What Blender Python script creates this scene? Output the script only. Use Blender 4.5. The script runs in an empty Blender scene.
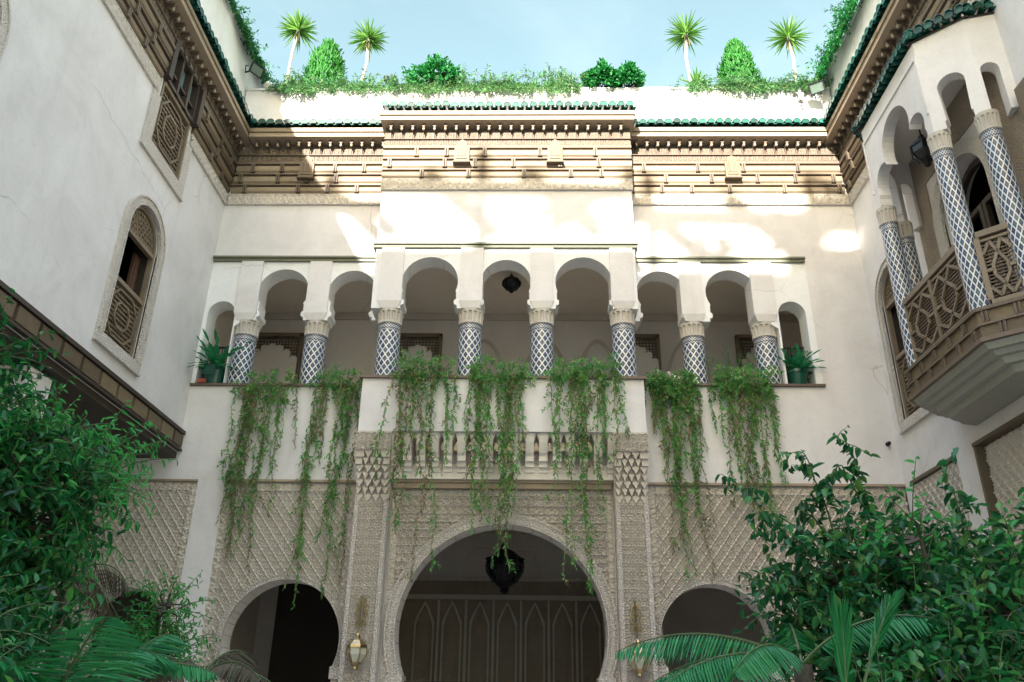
import bpy, bmesh, math, random
import numpy as np
from mathutils import Matrix, Vector

random.seed(7)
rng = np.random.default_rng(7)
R = math.radians
C = bpy.context.scene.collection
sc = bpy.context.scene

# ------------------------------------------------------------------ camera, sky, sun, exposure
cd = bpy.data.cameras.new('camera')
cam = bpy.data.objects.new('camera', cd)
C.objects.link(cam)
cam.matrix_world = Matrix(((0.9997524451, -0.0041562410, 0.0218580454, 0.0),
                           (0.0181763676, -0.4140251781, -0.9100839365, 0.0),
                           (0.0128323093, 0.9102559407, -0.4138471388, 1.6),
                           (0, 0, 0, 1)))
cd.sensor_width = 36.0
cd.lens = 28.681
cd.clip_end = 2000
sc.camera = cam

SUN = Vector((0.20, 1.0, -0.36)).normalized()          # direction the light travels
elev = math.asin(-SUN.z)
azim = math.atan2(-SUN.x, -SUN.y)
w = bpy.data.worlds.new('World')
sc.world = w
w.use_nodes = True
nt = w.node_tree
bg = nt.nodes['Background']
sky = nt.nodes.new('ShaderNodeTexSky')
sky.sky_type = 'NISHITA'
sky.sun_disc = False
sky.sun_elevation = elev
sky.sun_rotation = azim % (2 * math.pi)
sky.air_density = 1.0
sky.dust_density = 1.5
sky.ozone_density = 1.0
tint = nt.nodes.new('ShaderNodeMix')          # white balance of the daylight
tint.data_type = 'RGBA'; tint.blend_type = 'MULTIPLY'; tint.inputs[0].default_value = 1.0
tint.inputs[7].default_value = (1.0, 0.905, 0.75, 1)
nt.links.new(sky.outputs[0], tint.inputs[6])
# added brightening of the unseen sky overhead lights the court; lower sky dimmed
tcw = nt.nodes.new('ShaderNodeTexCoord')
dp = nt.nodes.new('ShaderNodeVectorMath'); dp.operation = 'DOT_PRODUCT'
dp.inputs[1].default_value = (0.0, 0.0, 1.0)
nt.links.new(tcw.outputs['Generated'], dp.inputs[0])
zenith_gain = nt.nodes.new('ShaderNodeValToRGB')
zenith_gain.color_ramp.elements[0].position = 0.74; zenith_gain.color_ramp.elements[0].color = (0.54, 0.565, 0.47, 1)
zenith_gain.color_ramp.elements[1].position = 0.92; zenith_gain.color_ramp.elements[1].color = (2.75, 2.5, 2.72, 1)
nt.links.new(dp.outputs['Value'], zenith_gain.inputs[0])
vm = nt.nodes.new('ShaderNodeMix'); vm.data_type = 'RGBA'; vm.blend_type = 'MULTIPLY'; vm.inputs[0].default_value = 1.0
nt.links.new(tint.outputs[2], vm.inputs[6]); nt.links.new(zenith_gain.outputs[0], vm.inputs[7])
# wisps of high cloud
wn_ = nt.nodes.new('ShaderNodeTexNoise'); wn_.inputs['Scale'].default_value = 2.2; wn_.inputs['Detail'].default_value = 7; wn_.inputs['Roughness'].default_value = 0.62; wn_.inputs['Distortion'].default_value = 0.8
wmap = nt.nodes.new('ShaderNodeMapping'); wmap.inputs['Scale'].default_value = (0.7, 1.6, 3.2)
nt.links.new(tcw.outputs['Generated'], wmap.inputs['Vector']); nt.links.new(wmap.outputs[0], wn_.inputs['Vector'])
wr = nt.nodes.new('ShaderNodeValToRGB')
wr.color_ramp.elements[0].position = 0.42; wr.color_ramp.elements[0].color = (1, 1, 1, 1)
wr.color_ramp.elements[1].position = 0.75; wr.color_ramp.elements[1].color = (1.35, 1.2, 1.15, 1)
nt.links.new(wn_.outputs['Fac'], wr.inputs[0])
wm = nt.nodes.new('ShaderNodeMix'); wm.data_type = 'RGBA'; wm.blend_type = 'MULTIPLY'; wm.inputs[0].default_value = 1.0
nt.links.new(vm.outputs[2], wm.inputs[6]); nt.links.new(wr.outputs[0], wm.inputs[7])
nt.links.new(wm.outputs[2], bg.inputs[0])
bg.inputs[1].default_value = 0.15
sd = bpy.data.lights.new('sun', 'SUN')
sun = bpy.data.objects.new('sun', sd)
C.objects.link(sun)
sd.energy = 2.5
sd.angle = R(0.5)
sd.color = (1.0, 0.955, 0.89)
sun.rotation_euler = SUN.to_track_quat('-Z', 'Y').to_euler()
sun.location = (-6, -30, 30)
sc.view_settings.view_transform = 'Standard'
sc.view_settings.look = 'None'
sc.view_settings.gamma = 1
sc.view_settings.use_curve_mapping = False
sc.view_settings.exposure = 3.02
sc.cycles.use_denoising = True
sc.cycles.max_bounces = 10
sc.cycles.diffuse_bounces = 6
sc.cycles.transparent_max_bounces = 8

# ------------------------------------------------------------------ materials
MT = {}
def newmat(name):
    m = bpy.data.materials.new(name)
    m.use_nodes = True
    MT[name] = m
    return m, m.node_tree, m.node_tree.nodes['Principled BSDF']

def N(t, kind, **kw):
    n = t.nodes.new(kind)
    for k, v in kw.items():
        setattr(n, k, v)
    return n

def ramp(t, fac, stops, interp='LINEAR'):
    r = N(t, 'ShaderNodeValToRGB')
    r.color_ramp.interpolation = interp
    e = r.color_ramp.elements
    while len(e) < len(stops):
        e.new(0.5)
    for i, (p, c) in enumerate(stops):
        e[i].position = p
        e[i].color = (*c, 1)
    t.links.new(fac, r.inputs[0])
    return r.outputs[0]

def noise(t, scale, detail=4, rough=0.6, vec=None, dist=0.0):
    n = N(t, 'ShaderNodeTexNoise')
    n.inputs['Scale'].default_value = scale
    n.inputs['Detail'].default_value = detail
    n.inputs['Roughness'].default_value = rough
    n.inputs['Distortion'].default_value = dist
    if vec is None:
        tc = N(t, 'ShaderNodeNewGeometry')
        vec = tc.outputs['Position']
    t.links.new(vec, n.inputs['Vector'])
    return n.outputs['Fac']

def bump(t, b, height, strength=0.3, dist=0.02):
    n = N(t, 'ShaderNodeBump')
    n.inputs['Strength'].default_value = strength
    n.inputs['Distance'].default_value = dist
    t.links.new(height, n.inputs['Height'])
    t.links.new(n.outputs[0], b.inputs['Normal'])

def math_(t, op, a, b=None, c=None):
    n = N(t, 'ShaderNodeMath', operation=op)
    for i, v in enumerate((a, b, c)):
        if v is None: continue
        if isinstance(v, (int, float)): n.inputs[i].default_value = v
        else: t.links.new(v, n.inputs[i])
    return n.outputs[0]

def mixc(t, fac, a, b, blend='MIX'):
    n = N(t, 'ShaderNodeMix', data_type='RGBA', blend_type=blend)
    if isinstance(fac, (int, float)): n.inputs[0].default_value = fac
    else: t.links.new(fac, n.inputs[0])
    for i, v in ((6, a), (7, b)):
        if isinstance(v, tuple): n.inputs[i].default_value = (*v, 1)
        else: t.links.new(v, n.inputs[i])
    return n.outputs[2]

def plaster(name, c0, c1, c2, rough=0.8, mott=0.9):
    m, t, b = newmat(name)
    big = noise(t, mott, 6, 0.62, dist=0.6)
    base = ramp(t, big, [(0.30, c0), (0.52, c1), (0.72, c2)])
    # water streaks: noise stretched vertically
    g = N(t, 'ShaderNodeNewGeometry')
    mp = N(t, 'ShaderNodeMapping')
    mp.inputs['Scale'].default_value = (2.6, 2.6, 0.22)
    t.links.new(g.outputs['Position'], mp.inputs['Vector'])
    st = noise(t, 1.0, 5, 0.6, mp.outputs[0])
    stf = ramp(t, st, [(0.55, (0, 0, 0)), (0.8, (1, 1, 1))])
    base = mixc(t, math_(t, 'MULTIPLY', stf, 0.22), base, tuple(x * 0.6 for x in c0))
    sm = noise(t, 7.0, 7, 0.75, dist=1.5)
    base = mixc(t, math_(t, 'MULTIPLY', ramp(t, sm, [(0.50, (0, 0, 0)), (0.72, (1, 1, 1))]), 0.22), base, tuple(x * 0.72 for x in c0))
    ck = N(t, 'ShaderNodeTexVoronoi', feature='DISTANCE_TO_EDGE')
    ck.inputs['Scale'].default_value = 0.55
    mq_ = N(t, 'ShaderNodeMix', data_type='VECTOR')
    mq_.inputs[0].default_value = 0.18
    ncol = N(t, 'ShaderNodeTexNoise'); ncol.inputs['Scale'].default_value = 2.5; ncol.inputs['Detail'].default_value = 6
    t.links.new(g.outputs['Position'], ncol.inputs['Vector'])
    t.links.new(g.outputs['Position'], mq_.inputs[4]); t.links.new(ncol.outputs['Color'], mq_.inputs[5])
    t.links.new(mq_.outputs[1], ck.inputs['Vector'])
    crack = math_(t, 'MULTIPLY', math_(t, 'LESS_THAN', ck.outputs['Distance'], 0.0035), ramp(t, noise(t, 0.8, 2, 0.5), [(0.5, (0, 0, 0)), (0.62, (1, 1, 1))]))
    base = mixc(t, math_(t, 'MULTIPLY', crack, 0.35), base, tuple(x * 0.45 for x in c0))
    t.links.new(base, b.inputs['Base Color'])
    b.inputs['Roughness'].default_value = rough
    f = noise(t, 11.0, 6, 0.7)
    bump(t, b, f, 0.35, 0.012)
    return m

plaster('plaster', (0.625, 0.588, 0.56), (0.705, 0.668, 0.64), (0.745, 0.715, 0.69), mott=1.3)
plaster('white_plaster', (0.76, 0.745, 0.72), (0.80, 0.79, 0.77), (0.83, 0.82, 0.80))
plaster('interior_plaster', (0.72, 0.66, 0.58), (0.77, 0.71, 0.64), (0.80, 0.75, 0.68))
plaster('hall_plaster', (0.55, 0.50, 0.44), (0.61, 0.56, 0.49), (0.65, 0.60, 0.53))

def stucco(name, c0, c1, vor=0.0, scale=38):
    m, t, b = newmat(name)
    n = noise(t, 2.2, 6, 0.65)
    fine = noise(t, 45, 3, 0.6)
    col = ramp(t, n, [(0.3, c0), (0.7, c1)])
    col = mixc(t, math_(t, 'MULTIPLY', fine, 0.35), col, tuple(x * 0.7 for x in c0))
    t.links.new(col, b.inputs['Base Color'])
    b.inputs['Roughness'].default_value = 0.85
    if vor:
        v = N(t, 'ShaderNodeTexVoronoi', feature='DISTANCE_TO_EDGE')
        v.inputs['Scale'].default_value = scale
        g = N(t, 'ShaderNodeNewGeometry')
        t.links.new(g.outputs['Position'], v.inputs['Vector'])
        h = math_(t, 'MINIMUM', v.outputs['Distance'], 0.22)
        h = math_(t, 'ADD', h, math_(t, 'MULTIPLY', fine, 0.1))
        bump(t, b, h, vor, 0.05)
    else:
        bump(t, b, fine, 0.3, 0.006)
    return m
stucco('stucco', (0.57, 0.505, 0.43), (0.67, 0.605, 0.525))
stucco('capital_stucco', (0.46, 0.41, 0.345), (0.60, 0.555, 0.49))
stucco('stucco_trim', (0.62, 0.555, 0.48), (0.70, 0.64, 0.565), 1.0, 26)

stucco('carved_cedar', (0.28, 0.225, 0.165), (0.37, 0.30, 0.225))
stucco('door_stucco', (0.30, 0.245, 0.185), (0.38, 0.315, 0.245), 1.0, 24)
def wood(name, c0, c1, c2, rough=0.6, sc_=3.0):
    m, t, b = newmat(name)
    g = N(t, 'ShaderNodeNewGeometry')
    isl = g.outputs['Random Per Island']
    n = noise(t, sc_, 6, 0.7, dist=1.0)
    fine = noise(t, 30, 3, 0.7)
    f = math_(t, 'ADD', math_(t, 'MULTIPLY', isl, 0.45), math_(t, 'MULTIPLY', n, 0.6))
    col = ramp(t, f, [(0.2, c0), (0.5, c1), (0.85, c2)])
    col = mixc(t, math_(t, 'MULTIPLY', fine, 0.5), col, tuple(x * 0.5 for x in c0))
    t.links.new(col, b.inputs['Base Color'])
    b.inputs['Roughness'].default_value = rough
    bump(t, b, fine, 0.4, 0.006)
    return m
wood('painted_cedar', (0.15, 0.105, 0.06), (0.27, 0.205, 0.13), (0.40, 0.32, 0.215), sc_=4.0)
wood('brown_cedar', (0.085, 0.058, 0.034), (0.16, 0.112, 0.064), (0.25, 0.18, 0.10), sc_=5.0)  # darker, browner cedar than the one above
stucco('board_cedar', (0.18, 0.14, 0.10), (0.25, 0.20, 0.145), 1.0, 30)
wood('cedar_trim', (0.085, 0.058, 0.04), (0.14, 0.10, 0.065), (0.20, 0.15, 0.10))
wood('pale_beam', (0.30, 0.225, 0.15), (0.38, 0.29, 0.20), (0.44, 0.35, 0.25))
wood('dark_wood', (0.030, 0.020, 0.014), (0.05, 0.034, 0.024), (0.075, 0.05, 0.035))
wood('lattice_wood', (0.15, 0.11, 0.07), (0.22, 0.165, 0.105), (0.29, 0.22, 0.145))
wood('shutter_wood', (0.09, 0.045, 0.025), (0.12, 0.06, 0.035), (0.15, 0.08, 0.045))
wood('underside_paint', (0.30, 0.29, 0.24), (0.36, 0.35, 0.29), (0.40, 0.39, 0.33))
wood('olive_paint', (0.13, 0.135, 0.085), (0.17, 0.175, 0.115), (0.20, 0.205, 0.14), 0.5)

def simple(name, col, rough=0.5, metal=0.0, var=0.25, sc_=8.0, emis=None):
    m, t, b = newmat(name)
    n = noise(t, sc_, 4, 0.6)
    c = ramp(t, n, [(0.3, tuple(x * (1 - var) for x in col)), (0.7, tuple(min(1, x * (1 + var)) for x in col))])
    t.links.new(c, b.inputs['Base Color'])
    b.inputs['Roughness'].default_value = rough
    b.inputs['Metallic'].default_value = metal
    return m
simple('black_iron', (0.02, 0.02, 0.022), 0.5, 0.6)
simple('brass', (0.40, 0.31, 0.16), 0.34, 1.0, 0.3, 20)
simple('lamp_glass', (0.55, 0.52, 0.42), 0.12, 0.0, 0.1)
simple('window_glass', (0.16, 0.30, 0.30), 0.04, 0.0, 0.1)
simple('green_glaze_pot', (0.01, 0.075, 0.05), 0.2)
simple('red_pot', (0.35, 0.05, 0.03), 0.5)
simple('grey_metal', (0.28, 0.27, 0.25), 0.5, 0.5)
simple('flood_glass', (0.10, 0.14, 0.11), 0.3, 0.0, 0.1)
simple('bark', (0.07, 0.055, 0.04), 0.9, 0.0, 0.4, 25)
simple('pale_bark', (0.30, 0.27, 0.22), 0.9, 0.0, 0.3, 25)
simple('dry_stem', (0.27, 0.19, 0.12), 0.9, 0.0, 0.4, 20)
simple('green_stem', (0.06, 0.10, 0.03), 0.7, 0.0, 0.3, 20)
simple('terracotta', (0.40, 0.21, 0.13), 0.8)

m, t, b = newmat('green_tile')
g = N(t, 'ShaderNodeNewGeometry')
col = ramp(t, g.outputs['Random Per Island'], [(0, (0.003, 0.036, 0.026)), (0.5, (0.006, 0.075, 0.053)), (1, (0.016, 0.13, 0.092))])
n = noise(t, 14, 5, 0.7)
col = mixc(t, ramp(t, n, [(0.6, (0, 0, 0)), (0.85, (0.6, 0.6, 0.6))]), col, (0.04, 0.06, 0.045))
t.links.new(col, b.inputs['Base Color'])
b.inputs['Roughness'].default_value = 0.3

# zellige: blue lozenges in a white net
m, t, b = newmat('zellige')
uv = N(t, 'ShaderNodeUVMap')
sp = N(t, 'ShaderNodeSeparateXYZ')
t.links.new(uv.outputs[0], sp.inputs[0])
u = math_(t, 'MULTIPLY', sp.outputs[0], 12.0)
v = math_(t, 'MULTIPLY', sp.outputs[1], 1 / 0.142)
def tri(x):
    return math_(t, 'ABSOLUTE', math_(t, 'SUBTRACT', math_(t, 'FRACT', x), 0.5))
pa, pb = math_(t, 'ADD', u, v), math_(t, 'SUBTRACT', u, v)
d = math_(t, 'MAXIMUM', tri(pa), tri(pb))
ins = math_(t, 'LESS_THAN', d, 0.385)
core = math_(t, 'LESS_THAN', d, 0.10)
cell = N(t, 'ShaderNodeTexWhiteNoise', noise_dimensions='2D')
cv = N(t, 'ShaderNodeCombineXYZ')
t.links.new(math_(t, 'FLOOR', pa), cv.inputs[0])
t.links.new(math_(t, 'FLOOR', pb), cv.inputs[1])
t.links.new(cv.outputs[0], cell.inputs['Vector'])
blue = ramp(t, cell.outputs['Value'], [(0, (0.016, 0.03, 0.075)), (0.6, (0.03, 0.055, 0.12)), (1, (0.045, 0.09, 0.13))])
blue = mixc(t, math_(t, 'MULTIPLY', core, 0.25), blue, (0.25, 0.33, 0.42))
white = ramp(t, noise(t, 20, 3, 0.6), [(0.3, (0.58, 0.57, 0.55)), (0.7, (0.74, 0.73, 0.70))])
col = mixc(t, ins, white, blue)
# fine chequer collar in the top 13 cm of the shaft (v counted down from the top)
top = math_(t, 'LESS_THAN', sp.outputs[1], 0.14)
u2 = math_(t, 'MULTIPLY', sp.outputs[0], 24.0)
v2 = math_(t, 'MULTIPLY', sp.outputs[1], 1 / 0.047)
d2 = math_(t, 'LESS_THAN', math_(t, 'MAXIMUM', tri(math_(t, 'ADD', u2, v2)), tri(math_(t, 'SUBTRACT', u2, v2))), 0.36)
line = math_(t, 'LESS_THAN', tri(math_(t, 'MULTIPLY', sp.outputs[1], 1 / 0.07)), 0.09)
c2 = mixc(t, d2, (0.55, 0.54, 0.52), (0.03, 0.06, 0.13))
c2 = mixc(t, line, c2, (0.06, 0.06, 0.07))
col = mixc(t, top, col, c2)
t.links.new(col, b.inputs['Base Color'])
b.inputs['Roughness'].default_value = 0.28
h = math_(t, 'SUBTRACT', 0.0, math_(t, 'LESS_THAN', math_(t, 'ABSOLUTE', math_(t, 'SUBTRACT', d, 0.375)), 0.03))
bump(t, b, h, 0.3, 0.004)

# floor: glazed chequer tile
m, t, b = newmat('floor_tile')
g = N(t, 'ShaderNodeNewGeometry')
ck = N(t, 'ShaderNodeTexChecker')
ck.inputs['Scale'].default_value = 6
ck.inputs['Color1'].default_value = (0.60, 0.55, 0.48, 1)
ck.inputs['Color2'].default_value = (0.40, 0.38, 0.34, 1)
t.links.new(g.outputs['Position'], ck.inputs['Vector'])
t.links.new(mixc(t, 0.5, ck.outputs[0], ramp(t, noise(t, 3), [(0.3, (0.42, 0.38, 0.33)), (0.7, (0.58, 0.53, 0.46))])), b.inputs['Base Color'])
b.inputs['Roughness'].default_value = 0.45

def leafmat(name, cols, rough=0.42, trans=0.35, tcol=None):
    m, t, b = newmat(name)
    g = N(t, 'ShaderNodeNewGeometry')
    n = len(cols)
    col = ramp(t, g.outputs['Random Per Island'], [(i / max(1, n - 1), c) for i, c in enumerate(cols)])
    big = noise(t, 2.5, 3, 0.5)
    col = mixc(t, math_(t, 'MULTIPLY', ramp(t, big, [(0.4, (0, 0, 0)), (0.65, (1, 1, 1))]), 0.45), col, tuple(x * 1.5 for x in cols[n // 2]))
    t.links.new(col, b.inputs['Base Color'])
    b.inputs['Roughness'].default_value = rough
    b.inputs['Specular IOR Level'].default_value = 0.28
    tr = N(t, 'ShaderNodeBsdfTranslucent')
    t.links.new(mixc(t, 0.5, col, tcol or tuple(min(1, x * 1.6) for x in cols[n // 2])), tr.inputs[0])
    mx = N(t, 'ShaderNodeMixShader')
    mx.inputs[0].default_value = trans
    t.links.new(b.outputs[0], mx.inputs[1])
    t.links.new(tr.outputs[0], mx.inputs[2])
    t.links.new(mx.outputs[0], t.nodes['Material Output'].inputs['Surface'])
    return m
leafmat('laurel_leaf', [(0.003, 0.03, 0.010), (0.006, 0.06, 0.017), (0.012, 0.11, 0.027), (0.03, 0.21, 0.042), (0.10, 0.28, 0.05)], 0.42)
leafmat('ficus_leaf', [(0.004, 0.03, 0.013), (0.007, 0.06, 0.022), (0.015, 0.11, 0.033), (0.045, 0.23, 0.055), (0.14, 0.28, 0.06)], 0.36)
leafmat('bright_leaf', [(0.02, 0.19, 0.04), (0.05, 0.30, 0.06), (0.11, 0.40, 0.085)], 0.4, 0.5)
leafmat('palm_leaf', [(0.010, 0.11, 0.035), (0.022, 0.19, 0.055), (0.06, 0.28, 0.075)], 0.35)
leafmat('vine_leaf', [(0.03, 0.18, 0.045), (0.06, 0.28, 0.07), (0.10, 0.36, 0.09), (0.17, 0.40, 0.10), (0.30, 0.38, 0.12), (0.40, 0.29, 0.15)], 0.5, 0.45, (0.10, 0.36, 0.10))
leafmat('dry_vine_leaf', [(0.04, 0.18, 0.05), (0.12, 0.22, 0.08), (0.24, 0.22, 0.11), (0.34, 0.24, 0.15), (0.25, 0.15, 0.09)], 0.6, 0.4, (0.18, 0.24, 0.09))
leafmat('roof_trailer_leaf', [(0.03, 0.13, 0.045), (0.06, 0.19, 0.065), (0.10, 0.23, 0.08), (0.20, 0.20, 0.08)], 0.55)
leafmat('bush_leaf', [(0.006, 0.09, 0.018), (0.010, 0.13, 0.025), (0.02, 0.18, 0.03)], 0.5, 0.3)
leafmat('thuja_leaf', [(0.012, 0.09, 0.012), (0.02, 0.14, 0.018), (0.05, 0.22, 0.025)], 0.55, 0.3)
leafmat('yucca_leaf', [(0.05, 0.17, 0.03), (0.12, 0.27, 0.05), (0.24, 0.36, 0.08)], 0.45, 0.45)
leafmat('pot_leaf', [(0.012, 0.12, 0.045), (0.025, 0.19, 0.07), (0.05, 0.27, 0.10)], 0.35)
leafmat('dead_leaf', [(0.06, 0.05, 0.03), (0.10, 0.08, 0.05), (0.05, 0.07, 0.03)], 0.7, 0.2)

# ------------------------------------------------------------------ builders
BASE = {}          # world location of each top-level object

class MB:
    def __init__(s):
        s.v = []; s.f = []; s.mi = []; s.uv = {}
    def add(s, vs, fs, mi=0):
        o = len(s.v)
        s.v.extend([tuple(p) for p in vs])
        for f in fs:
            s.f.append(tuple(i + o for i in f)); s.mi.append(mi)
        return o
    def box(s, x0, x1, y0, y1, z0, z1, mi=0):
        x0, x1 = sorted((x0, x1)); y0, y1 = sorted((y0, y1)); z0, z1 = sorted((z0, z1))
        s.add([(x0, y0, z0), (x1, y0, z0), (x1, y1, z0), (x0, y1, z0), (x0, y0, z1), (x1, y0, z1), (x1, y1, z1), (x0, y1, z1)],
              [(0, 3, 2, 1), (4, 5, 6, 7), (0, 1, 5, 4), (1, 2, 6, 5), (2, 3, 7, 6), (3, 0, 4, 7)], mi)
    def hexa(s, pts, mi=0):      # 8 points: bottom 4 then top 4
        s.add(pts, [(0, 3, 2, 1), (4, 5, 6, 7), (0, 1, 5, 4), (1, 2, 6, 5), (2, 3, 7, 6), (3, 0, 4, 7)], mi)
    def prism(s, poly, fn, d0, d1, mi=0, cap=True):
        """poly: 2D outline; fn(a,b,d)->xyz; extruded from depth d0 to d1"""
        n = len(poly)
        vs = [fn(a, b_, d0) for a, b_ in poly] + [fn(a, b_, d1) for a, b_ in poly]
        fs = [(i, (i + 1) % n, n + (i + 1) % n, n + i) for i in range(n)]
        if cap:
            fs += [tuple(range(n - 1, -1, -1)), tuple(range(n, 2 * n))]
        s.add(vs, fs, mi)
    def strip(s, inner, outer, fn, d0, d1, mi=0):
        """band between two open polylines of equal length, extruded"""
        n = len(inner)
        vs = [fn(a, b_, d0) for a, b_ in inner] + [fn(a, b_, d0) for a, b_ in outer] + [fn(a, b_, d1) for a, b_ in inner] + [fn(a, b_, d1) for a, b_ in outer]
        fs = []
        for i in range(n - 1):
            fs += [(i, i + 1, n + i + 1, n + i), (2 * n + i, 3 * n + i, 3 * n + i + 1, 2 * n + i + 1),
                   (i, 2 * n + i, 2 * n + i + 1, i + 1), (n + i, n + i + 1, 3 * n + i + 1, 3 * n + i)]
        fs += [(0, n, 3 * n, 2 * n), (n - 1, 3 * n - 1, 4 * n - 1, 2 * n - 1)]
        s.add(vs, fs, mi)
    def bar(s, p, q, a, b_, up=(0, 0, 1), mi=0):
        p = np.array(p, float); q = np.array(q, float); d_ = q - p; d_ /= np.linalg.norm(d_)
        u_ = np.cross(d_, up)
        if np.linalg.norm(u_) < 1e-4: u_ = np.cross(d_, (1, 0, 0))
        u_ /= np.linalg.norm(u_); w_ = np.cross(u_, d_)
        u_ *= a / 2; w_ *= b_ / 2
        s.hexa([p - u_ - w_, p + u_ - w_, p + u_ + w_, p - u_ + w_, q - u_ - w_, q + u_ - w_, q + u_ + w_, q - u_ + w_], mi)
    def tube(s, pts, rad, n=6, mi=0, cap=True):
        pts = [np.array(p, float) for p in pts]
        if isinstance(rad, (int, float)): rad = [rad] * len(pts)
        rings = []; u_ = None
        for i, p in enumerate(pts):
            d_ = pts[min(i + 1, len(pts) - 1)] - pts[max(i - 1, 0)]
            d_ = d_ / (np.linalg.norm(d_) + 1e-9)
            if u_ is None:
                u_ = np.cross(d_, (0, 0, 1) if abs(d_[2]) < 0.9 else (1, 0, 0))
            u_ = u_ - d_ * np.dot(u_, d_); u_ /= np.linalg.norm(u_) + 1e-9
            w_ = np.cross(d_, u_)
            rings.append([p + rad[i] * (math.cos(a) * u_ + math.sin(a) * w_) for a in [2 * math.pi * k / n for k in range(n)]])
        vs = [p for r_ in rings for p in r_]
        fs = [(i * n + k, i * n + (k + 1) % n, (i + 1) * n + (k + 1) % n, (i + 1) * n + k) for i in range(len(pts) - 1) for k in range(n)]
        if cap and n > 2:
            fs += [tuple(range(n - 1, -1, -1)), tuple(range((len(pts) - 1) * n, len(pts) * n))]
        s.add(vs, fs, mi)
    def lathe(s, prof, c, n=24, mi=0, mod=None, rot=0.0, uvs=None):
        """prof: list of (r,z); c: centre"""
        o = len(s.v)
        vs = []
        for j, (r_, z) in enumerate(prof):
            for k in range(n):
                a = 2 * math.pi * k / n + rot
                rr = r_ * (mod(a, j) if mod else 1)
                vs.append((c[0] + rr * math.cos(a), c[1] + rr * math.sin(a), c[2] + z))
        fs = []
        for j in range(len(prof) - 1):
            for k in range(n):
                fs.append((j * n + k, j * n + (k + 1) % n, (j + 1) * n + (k + 1) % n, (j + 1) * n + k))
                if uvs is not None:
                    ztop = prof[-1][1]
                    v0, v1 = ztop - prof[j][1], ztop - prof[j + 1][1]
                    s.uv[len(s.f) + len(fs) - 1] = [(k / n, v0), ((k + 1) / n, v0), ((k + 1) / n, v1), (k / n, v1)]
        fs += [tuple(range(n - 1, -1, -1)), tuple(range((len(prof) - 1) * n, len(prof) * n))]
        s.add(vs, fs, mi)
    def build(s, name, mats, parent=None, smooth=False, fix=True, top=None):
        me = bpy.data.meshes.new(name)
        off = BASE.get(root_of(parent).name, Vector((0, 0, 0))) if parent else (Vector(top) if top else Vector((0, 0, 0)))
        a = np.array(s.v, float) - np.array(off) if s.v else np.zeros((0, 3))
        me.from_pydata(a.tolist(), [], s.f)
        if not isinstance(mats, (list, tuple)): mats = [mats]
        for mm in mats: me.materials.append(MT[mm])
        me.polygons.foreach_set('material_index', s.mi)
        if s.uv:
            lay = me.uv_layers.new(name='UVMap')
            for fi, uvs in s.uv.items():
                for li, q in zip(me.polygons[fi].loop_indices, uvs): lay.data[li].uv = q
        if fix:
            bm = bmesh.new(); bm.from_mesh(me)
            bmesh.ops.recalc_face_normals(bm, faces=bm.faces)
            bm.to_mesh(me); bm.free()
        if smooth:
            me.polygons.foreach_set('use_smooth', [True] * len(me.polygons))
            try: me.set_sharp_from_angle(angle=R(40))
            except Exception: pass
        o = bpy.data.objects.new(name, me)
        C.objects.link(o)
        if parent: o.parent = parent
        else:
            o.location = off; BASE[o.name] = Vector(off)
        return o

def root_of(o):
    while o.parent: o = o.parent
    return o

def tag(o, label=None, cat=None, group=None, kind=None):
    if label: o['label'] = label
    if cat: o['category'] = cat
    if group: o['group'] = group
    if kind: o['kind'] = kind
    return o

def thing(name, label, cat, loc=(0, 0, 0), group=None):
    o = bpy.data.objects.new(name, None)
    o.empty_display_size = 0.3
    C.objects.link(o); o.location = loc
    BASE[o.name] = Vector(loc)
    return tag(o, label, cat, group)

def children(o): return [c for c in bpy.data.objects if c.parent == o]

def fast_mesh(name, V, F, mat, parent=None, top=None, smooth=False):
    """V (n,3) array, F (m,4) int array"""
    me = bpy.data.meshes.new(name)
    off = BASE[root_of(parent).name] if parent else Vector(top or (0, 0, 0))
    V = np.asarray(V, np.float32) - np.array(off, np.float32)
    F = np.asarray(F, np.int32)
    k = F.shape[1]
    me.vertices.add(len(V)); me.vertices.foreach_set('co', V.ravel())
    me.loops.add(F.size); me.loops.foreach_set('vertex_index', F.ravel())
    me.polygons.add(len(F)); me.polygons.foreach_set('loop_start', np.arange(0, F.size, k, dtype=np.int32))
    try: me.polygons.foreach_set('loop_total', np.full(len(F), k, np.int32))
    except Exception: pass
    if smooth: me.polygons.foreach_set('use_smooth', [True] * len(F))
    me.materials.append(MT[mat])
    me.update(calc_edges=True); me.validate()
    o = bpy.data.objects.new(name, me); C.objects.link(o)
    if parent: o.parent = parent
    else:
        o.location = off; BASE[o.name] = Vector(off)
    return o

# -- frames: map (s along, o outward into the court, z) to the world
BACK_Y, BAY_Y, LEFT_X, RIGHT_X = 12.0, 11.55, -5.39, 5.57
fb = lambda s, o, z: (s, BACK_Y - o, z)
fbay = lambda s, o, z: (s, BAY_Y - o, z)
fl = lambda s, o, z: (LEFT_X + o, s, z)
fr = lambda s, o, z: (RIGHT_X - o, s, z)

def fbox(mb, fn, s0, s1, o0, o1, z0, z1, mi=0):
    p, q = fn(s0, o0, z0), fn(s1, o1, z1)
    mb.box(p[0], q[0], p[1], q[1], p[2], q[2], mi)

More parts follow.
